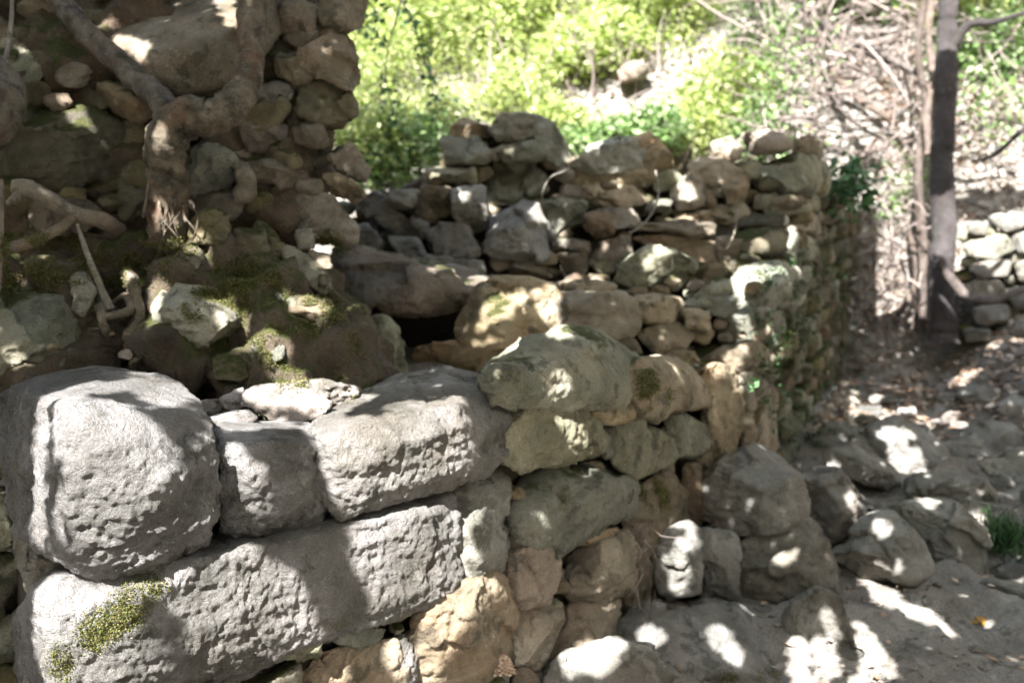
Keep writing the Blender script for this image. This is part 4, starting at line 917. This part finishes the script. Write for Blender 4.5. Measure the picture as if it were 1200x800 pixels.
# ================================================================== MOSS
def moss_patch(poly, n, size, label, seed=0, name='moss', mat='moss', lift=.004, parent=None, thr=.12, soft=4.5):
    q = polys(poly)[0]; r = np.random.default_rng(seed); m = n * 3
    X = r.uniform(min(p[0] for p in q), max(p[0] for p in q), m); Y = r.uniform(min(p[1] for p in q), max(p[1] for p in q), m)
    k = in_poly(X, Y, q); X, Y = X[k] + r.normal(0, soft, k.sum()), Y[k] + r.normal(0, soft, k.sum()); C = []
    for x, y in zip(X[:n], Y[:n]):
        h = cast(x, y)
        if h: C.append((*h[0], *h[1]))
    C = np.array(C)
    if len(C):
        if thr is not None: C = C[fbm(C[:, :3] * 14, 2, 4) + r.normal(0, .22, len(C)) > thr]
        C = C[:, :3] + C[:, 3:] * (lift * r.uniform(.3, 1.6, len(C)))[:, None]
    if not len(C): return
    V, F = leaves_np(C, size, seed=seed, aspect=.5)
    o = link_mesh(name, mesh_np(name, V, F), M[mat], parent); tag(o, kind='stuff')
    if label and parent is None: tag(o, label=label, cat='moss')
for i, (q, n, s_, lb) in enumerate((
    ('92,738 108,722 130,715 150,690 180,672 192,680 190,705 165,715 160,730 130,740 118,762 98,752', 11856, 0.0045, 'sunlit yellow green moss creeping up the long lower block'),
    ('60,758 74,762 84,790 66,795', 1824, 0.0037, 'little moss spot on the left end of the long lower block'),
    ('748,432 765,425 785,445 785,470 765,485 748,482', 6840, 0.0053, 'bright green moss cushion on the side of the top stone right of centre'),
    ('748,563 768,560 784,578 780,595 760,598 748,585', 4560, 0.0053, 'sunlit moss tuft under the wall stones beside the big boulder'),
    ('655,573 664,570 665,592 656,590', 729, 0.0033, 'small green moss spot on the blue grey wall stone'),
    ('212,345 235,336 262,345 276,362 272,380 258,372 245,365 222,378 212,362', 8208, 0.0041, 'sunlit moss over the shoulder of the jutting grey block'),
    ('395,712 430,724 400,738 380,730', 1368, 0.0033, 'dark moss under the shaded part of the long block'),
    ('560,760 588,730 596,745 585,790 560,800', 1368, 0.0033, 'moss on the lower corner of the steep tan stone'),
    ('835,790 870,775 915,785 930,800 850,806', 3192, 0.0049, 'moss along the bottom of the wide low boulder'))):
    moss_patch(q, n if i > 1 else int(n * .55), s_, lb, seed=i, thr=.12 if i > 1 else .22, soft=4.5 if i > 1 else 7)
moss_patch('180,285 215,275 250,310 330,300 400,350 436,440 430,470 330,450 290,400 250,345 190,332 110,335 0,345 0,270 100,275', 55000, .006, None, seed=40, parent=bank, thr=0.10)
moss_patch('380,270 420,290 395,300 375,290', 1500, .009, None, seed=41, parent=bank)
moss_patch('880,330 1000,250 1015,480 930,540 890,470', 4200, .020, None, seed=42, parent=wall, mat='leaf_ivy', thr=.20, lift=.01)
tag(leaf_obj('ivy', [P(random.gauss(997, 13), random.gauss(214, 16), 5.6 + random.uniform(-.2, .1)) for _ in range(260)], .06, 'leaf_ivy', seed=5), label='dark green ivy tuft hanging at the top of the far wall end', cat='ivy')
tag(leaf_obj('weed', [P(random.gauss(922, 7), random.gauss(395, 7), 4.35) for _ in range(30)], .03, 'leaf_mid', seed=6), label='small green weed sprouting high on the mossy face', cat='plant')
tag(leaf_obj('weed', [P(random.gauss(881, 5), random.gauss(448, 6), 3.7) for _ in range(24)], .025, 'leaf_ivy', seed=7), label='small dark weed in the joint near the wall corner', cat='plant')
tick('moss')
# pinecone-like clump at the wall foot
bm = bmesh.new()
for k in range(90):
    a = k * 2.4; t = k / 90; c = P(590, 780, dwall(590, 780) - .05) + Vector((math.cos(a) * .03 * math.sqrt(t), math.sin(a) * .02 * math.sqrt(t), .03 - .05 * t))
    bmesh.ops.create_icosphere(bm, subdivisions=1, radius=.006, matrix=Matrix.Translation(c) @ Matrix.Diagonal((1, 1, .7, 1)))
me = bpy.data.meshes.new('clump'); bm.to_mesh(me); bm.free()
tag(link_mesh('fungus_clump', me, M['leaf_dry']), label='knobbly pinkish brown clump at the foot of the wall near the bottom edge', cat='fungus')

# ================================================================== GROUND COVER
def gz(x, y): return zground(np.asarray(x, float), np.asarray(y, float))
def litter(name, n, xr, yr, size, mat, seed, cond=None, lift=.012):
    r = np.random.default_rng(seed); x = r.uniform(*xr, n); y = r.uniform(*yr, n); k = np.ones(n, bool)
    if cond is not None: k = cond(x, y)
    x, y = x[k], y[k]; z = gz(x, y) + lift * r.uniform(.3, 2, len(x))
    V, F = leaves_np(np.stack([x, y, z], 1), size, seed=seed, aspect=.55, up=np.array([0, 0, 1.0])); return V
outw = lambda x, y: y < np.interp(x, PLAN[:, 0], PLAN[:, 1]) - .05
V = np.concatenate([litter('l', 30000, (.9, 6), (4.6, 10), .05, '', 1, lambda x, y: outw(x, y) & (y > 5.0)), litter('l', 26000, (-4, 7), (7.5, 16), .07, '', 2, lambda x, y: ~outw(x, y) | (x > 2.5)), litter('l', 420, (.5, 3.0), (2.4, 5.2), .03, '', 3, outw)])
tag(link_mesh('leaf_litter', mesh_np('leaf_litter', V, np.arange(len(V)).reshape(-1, 4)), M['leaf_dry']), label='dry leaves strewn over the slope and the path soil', cat='leaf litter', kind='stuff')
h = cast(1143, 730)
V, F = leaves_np(np.array([list(h[0] + Vector((0, 0, .008)))] * 2) + np.array([[0, 0, 0], [.025, .01, .004]]), .055, seed=4, aspect=.6, up=np.array([0, 0, 1.0]))
tag(link_mesh('fallen_leaf', mesh_np('fallen_leaf', V, F), M['yellow_leaf']), label='single yellow brown fallen leaf on the bare soil at lower right', cat='leaf')
r = np.random.default_rng(44); m_ = 5200; gx_ = r.uniform(.35, 3.6, m_); gy_ = r.uniform(2.2, 7.2, m_); k = outw(gx_, gy_) & (fbm(np.stack([gx_ * 3, gy_ * 3, gx_ * 0], 1), 2, 81) > -.25); gx_, gy_ = gx_[k], gy_[k]; m_ = len(gx_)
oc = np.array([[1, 0, 0], [0, 1, 0], [-1, 0, 0], [0, -1, 0], [0, 0, 1], [0, 0, -1]], float); ofc = np.array([[0, 1, 4], [1, 2, 4], [2, 3, 4], [3, 0, 4], [1, 0, 5], [2, 1, 5], [3, 2, 5], [0, 3, 5]])
sz = r.lognormal(-4.75, .45, m_)[:, None, None] * r.uniform(.6, 1.3, (m_, 1, 3)) * np.array([1, 1, .6]); gvv = oc[None] * sz * r.uniform(.7, 1.25, (m_, 6, 1)) + r.normal(0, .15, (m_, 6, 3)) * sz
gvv += np.stack([gx_, gy_, gz(gx_, gy_) + sz[:, 0, 2] * .4], 1)[:, None]
tag(link_mesh('gravel', mesh_np('gravel', gvv.reshape(-1, 3), (ofc[None] + 6 * np.arange(m_)[:, None, None]).reshape(-1, 3)), M['litter_rock']), label='small broken stone bits lying in the path soil', cat='gravel', kind='stuff')
# grass tuft at the right edge
gv = []
r = random.Random(8); base = cast(1180, 640)[0]
for k in range(300):
    a, rad = r.uniform(0, 6.3), r.gauss(0, .14); b = base + Vector((math.cos(a) * rad + .03, math.sin(a) * rad * .7, -.02)); hgt = r.uniform(.08, .2)
    l = Vector((r.gauss(0, .4), r.gauss(0, .4), 1)).normalized(); sdv = l.cross(Vector((r.gauss(0, 1), r.gauss(0, 1), 0))).normalized() * .0035
    gv += [b - sdv, b + sdv, b + l * hgt * .6 + sdv * .7, b + l * hgt + Vector((l.x, l.y, -.2)) * .03]
tag(link_mesh('grass_tuft', mesh_np('grass_tuft', [tuple(q) for q in gv], np.arange(len(gv)).reshape(-1, 4)), M['leaf_ivy']), label='dark green grass tuft between stones at the right edge', cat='grass', kind='stuff')

# ================================================================== SHRUBS BEHIND
def shrub(px, py, d, rx, rz, n, size, mat, label, seed, group='sunlit shrubs behind the ruin'):
    r = np.random.default_rng(seed); c = np.array(P(px, py, d)); gzz = float(gz([c[0]], [c[1]])[0]); c[2] = max(c[2], gzz + .15)
    base = Vector((float(c[0]), float(c[1]), gzz)); e = empty('shrub', base, label=label, cat='shrub', group=group)
    cl_ = r.normal(size=(26, 3)); cl_ /= np.linalg.norm(cl_, axis=1)[:, None]; cl_ *= r.uniform(.35, 1, 26)[:, None] * np.array([rx, rx * .8, rz])
    k = r.integers(0, 26, n); pts = c + cl_[k] + r.normal(size=(n, 3)) * np.array([rx, rx, rz]) * .27
    leaf_obj('crown', pts, size * (.7 + .7 * ((seed * 37) % 10) / 10), mat, e, seed=seed)
    paths = []
    for j in range(0, 26, 3):
        t = Vector([float(q) for q in c + cl_[j]]); mid = (base + t) / 2 + Vector((r.normal() * .08, r.normal() * .08, .05))
        paths.append(([base - Vector((0, 0, .1)), mid, t], [.014, .009, .003], dict(seed=j)))
    tube_obj('stem', paths, 'root', e, seg=5, wob=.1, sub=4)
SH = [(425, 110, 8.0, .45, .55, 'leaf_bright', 'narrow bright shrub right beside the overhanging bank'), (470, 185, 7.2, .40, .30, 'leaf_mid', 'low paler shrub just above the left end of the rubble'),
      (480, 60, 8.6, .55, .55, 'leaf_bright', 'tall yellow green shrub at the top left of the foliage'), (545, 100, 8.8, .55, .50, 'leaf_bright', 'dense yellow green shrub above the top left stones'),
      (560, 10, 9.6, .65, .45, 'leaf_bright', 'high shrub at the top edge left of the white rock'), (625, 60, 9.4, .50, .45, 'leaf_bright', 'shrub just left of the white rock spur'),
      (600, 135, 8.3, .40, .28, 'leaf_bright', 'shrub right behind the topmost grey stone'), (670, 130, 8.6, .42, .25, 'leaf_bright', 'loose shrub left of the dark hollow'),
      (700, 165, 7.8, .30, .16, 'leaf_mid', 'low shrub before the dark hollow'), (790, 95, 8.8, .38, .40, 'leaf_bright', 'shrub with round light leaves over the hollow'),
      (840, 60, 9.0, .50, .55, 'leaf_bright', 'tall pale yellow shrub right of the slanting ledge'), (850, 150, 8.2, .42, .35, 'leaf_bright', 'shrub behind the right end stones'),
      (770, 10, 10.2, .60, .35, 'leaf_bright', 'pale shrub at the top edge above the ledge'), (890, 80, 8.4, .35, .6, 'leaf_mid', 'grey green shrub at the edge of the brushwood'),
      (1165, 60, 8.2, .50, .55, 'leaf_bright', 'bright shrub right of the dark trunk at the top'), (1160, 150, 7.8, .40, .30, 'leaf_mid', 'blue green shrub right of the trunk halfway up'),
      (520, -60, 9.2, .7, .4, 'leaf_bright', 'shrub crown cut by the top edge left of centre'), (1010, 30, 8.8, .35, .3, 'leaf_mid', 'small ivy covered bush among the brushwood'),
      (415, 20, 8.4, .40, .45, 'leaf_bright', 'shrub squeezed beside the bank at the top'), (440, 165, 7.0, .30, .25, 'leaf_bright', 'small bright shrub over the dark rubble by the bank'),
      (505, 130, 7.9, .40, .30, 'leaf_bright', 'shrub left of the topmost stones'), (520, 30, 9.2, .55, .5, 'leaf_bright', 'bushy shrub between the sprays and the white rock'),
      (600, 20, 10.0, .55, .5, 'leaf_bright', 'far yellow shrub directly left of the white rock spur'), (640, 95, 9.0, .40, .25, 'leaf_bright', 'shrub under the white rock spur'),
      (590, 80, 9.0, .45, .4, 'leaf_bright', 'shrub above the topmost grey stone'), (730, 120, 8.9, .30, .22, 'leaf_bright', 'light shrub hanging over the hollow'),
      (810, 150, 8.0, .35, .28, 'leaf_bright', 'yellow green shrub right of the hollow'), (870, 20, 9.6, .55, .45, 'leaf_bright', 'pale shrub at the top edge beside the brushwood'),
      (800, 40, 10.0, .50, .35, 'leaf_bright', 'far pale shrub above the slanting ledge'), (1190, 20, 9.0, .6, .5, 'leaf_bright', 'pale shrub in the top right corner'),
      (880, 150, 7.8, .25, .25, 'leaf_mid', 'small shrub behind the highest stones at the right'),
      (700, 80, 8.6, .38, .22, 'leaf_bright', 'airy shrub over the middle of the pale bank'), (660, 150, 7.9, .30, .18, 'leaf_bright', 'low airy shrub just above the long thin slab'),
      (745, 60, 8.9, .40, .26, 'leaf_bright', 'airy pale shrub below the top edge right of the white rock'), (760, 150, 7.7, .26, .14, 'leaf_mid', 'low green shrub above the middle of the cross wall'),
      (720, 20, 9.8, .5, .35, 'leaf_bright', 'pale far shrub in front of the white rock spur')]
for i, (px, py, d, rx, rz, m, lb) in enumerate(SH): shrub(px, py, d, rx, rz, int(14000 * rx * (rz + .3)), .05, m, lb, 100 + i)
# dark sprig hanging in front of the bright shrubs
sp = []
for x0, y0, x1, y1 in ((470, 0, 500, 70), (500, 60, 520, 160), (430, 20, 450, 60), (545, 130, 555, 190), (450, 80, 465, 150), (400, -10, 450, 10)):
    for k in range(46): t = random.random(); sp.append(P(x0 + (x1 - x0) * t + random.gauss(0, 9), y0 + (y1 - y0) * t + random.gauss(0, 7), 5.4 + random.gauss(0, .12)))
vt = empty('hanging_vine', P(480, -40, 5.4), label='dark green leafy sprays hanging against the bright foliage', cat='vine')
leaf_obj('leaves', sp, .045, 'leaf_ivy', vt, seed=9)
tube_obj('stem', [([P(400, -60, 5.4), P(470, 0, 5.4), P(500, 80, 5.4), P(520, 165, 5.4)], [.008, .006, .004, .002]), ([P(470, 0, 5.4), P(452, 80, 5.4), P(465, 150, 5.4)], [.005, .004, .002])], 'dark_bark', vt, seg=5, sub=5)

# brushwood: bare twigs on the slope left of the trunk, dry hanging roots at the wall end
def twigs(name, n, box, d, L, rad, label, seed, dirf, mat='twig', cat='brushwood'):
    r = random.Random(seed); V, F = [], []
    for k in range(n):
        x, y, dd = r.uniform(box[0], box[2]), r.uniform(box[1], box[3]), r.uniform(*d)
        p = P(x, y, dd); g_ = float(gz([p.x], [p.y])[0]); p.z = max(p.z, g_ + .02)
        dv = dirf(r).normalized(); l = r.uniform(*L); q = [p]
        for j in range(3):
            dv = (dv + Vector((r.gauss(0, .25), r.gauss(0, .25), r.gauss(0, .25)))).normalized(); q.append(q[-1] + dv * l / 3)
        ra = r.uniform(*rad); v, f, _ = tube(q, [ra, ra * .8, ra * .6, ra * .3], seg=4, sub=2, seed=k); b = len(V)
        V += [tuple(w) for w in v]; F += [tuple(c + b for c in w) for w in f]
    tag(link_mesh(name, mesh_np(name, V, F), M[mat]), label=label, cat=cat, kind='stuff')
twigs('brushwood', 340, (880, -30, 1090, 190), (7.0, 8.6), (.25, .9), (.004, .014), 'tangle of bare pale twigs on the bank left of the trunk', 1, lambda r: Vector((r.gauss(0, 1), r.gauss(0, .5), r.gauss(0, .8))))
twigs('dry_roots', 420, (1005, 170, 1092, 395), (6.5, 7.4), (.06, .30), (.002, .008), 'pale dry roots and straw hanging down the bank beside the wall end', 2, lambda r: Vector((r.gauss(0, .8), r.gauss(0, .5), -.8)), cat='dry roots')
twigs('dry_roots', 60, (742, 610, 768, 700), (3.05, 3.2), (.05, .14), (.001, .0022), 'fine dry rootlets hanging down the shaded foot of the wall', 12, lambda r: Vector((r.gauss(0, .4), r.gauss(0, .3), -1)), cat='dry roots')
twigs('brushwood', 260, (1125, 0, 1240, 260), (7.0, 8.4), (.2, .6), (.003, .009), 'thin pale twigs hanging right of the trunk', 3, lambda r: Vector((r.gauss(0, .7), r.gauss(0, .5), -.6)))
twigs('brushwood', 70, (560, 60, 900, 200), (7.6, 8.4), (.2, .6), (.004, .010), 'bare stems among the sunlit shrubs', 4, lambda r: Vector((r.gauss(0, .6), r.gauss(0, .3), 1)))
c = []
for x, y, sx, sy, n in ((905, 110, 15, 45, 300), (940, 60, 25, 30, 200), (1065, 215, 18, 20, 220), (1040, 240, 12, 12, 90), (930, 170, 18, 10, 60), (1170, 130, 30, 25, 300), (1145, 90, 14, 20, 120)):
    c += [P(random.gauss(x, sx), random.gauss(y, sy), 7.1 + random.uniform(-.3, .4)) for _ in range(n)]
tag(leaf_obj('undergrowth', c, .05, 'leaf_mid', seed=12), label='scattered ivy and small green leaves over the sunlit bank', cat='undergrowth', kind='stuff')
flush()
tick('end')
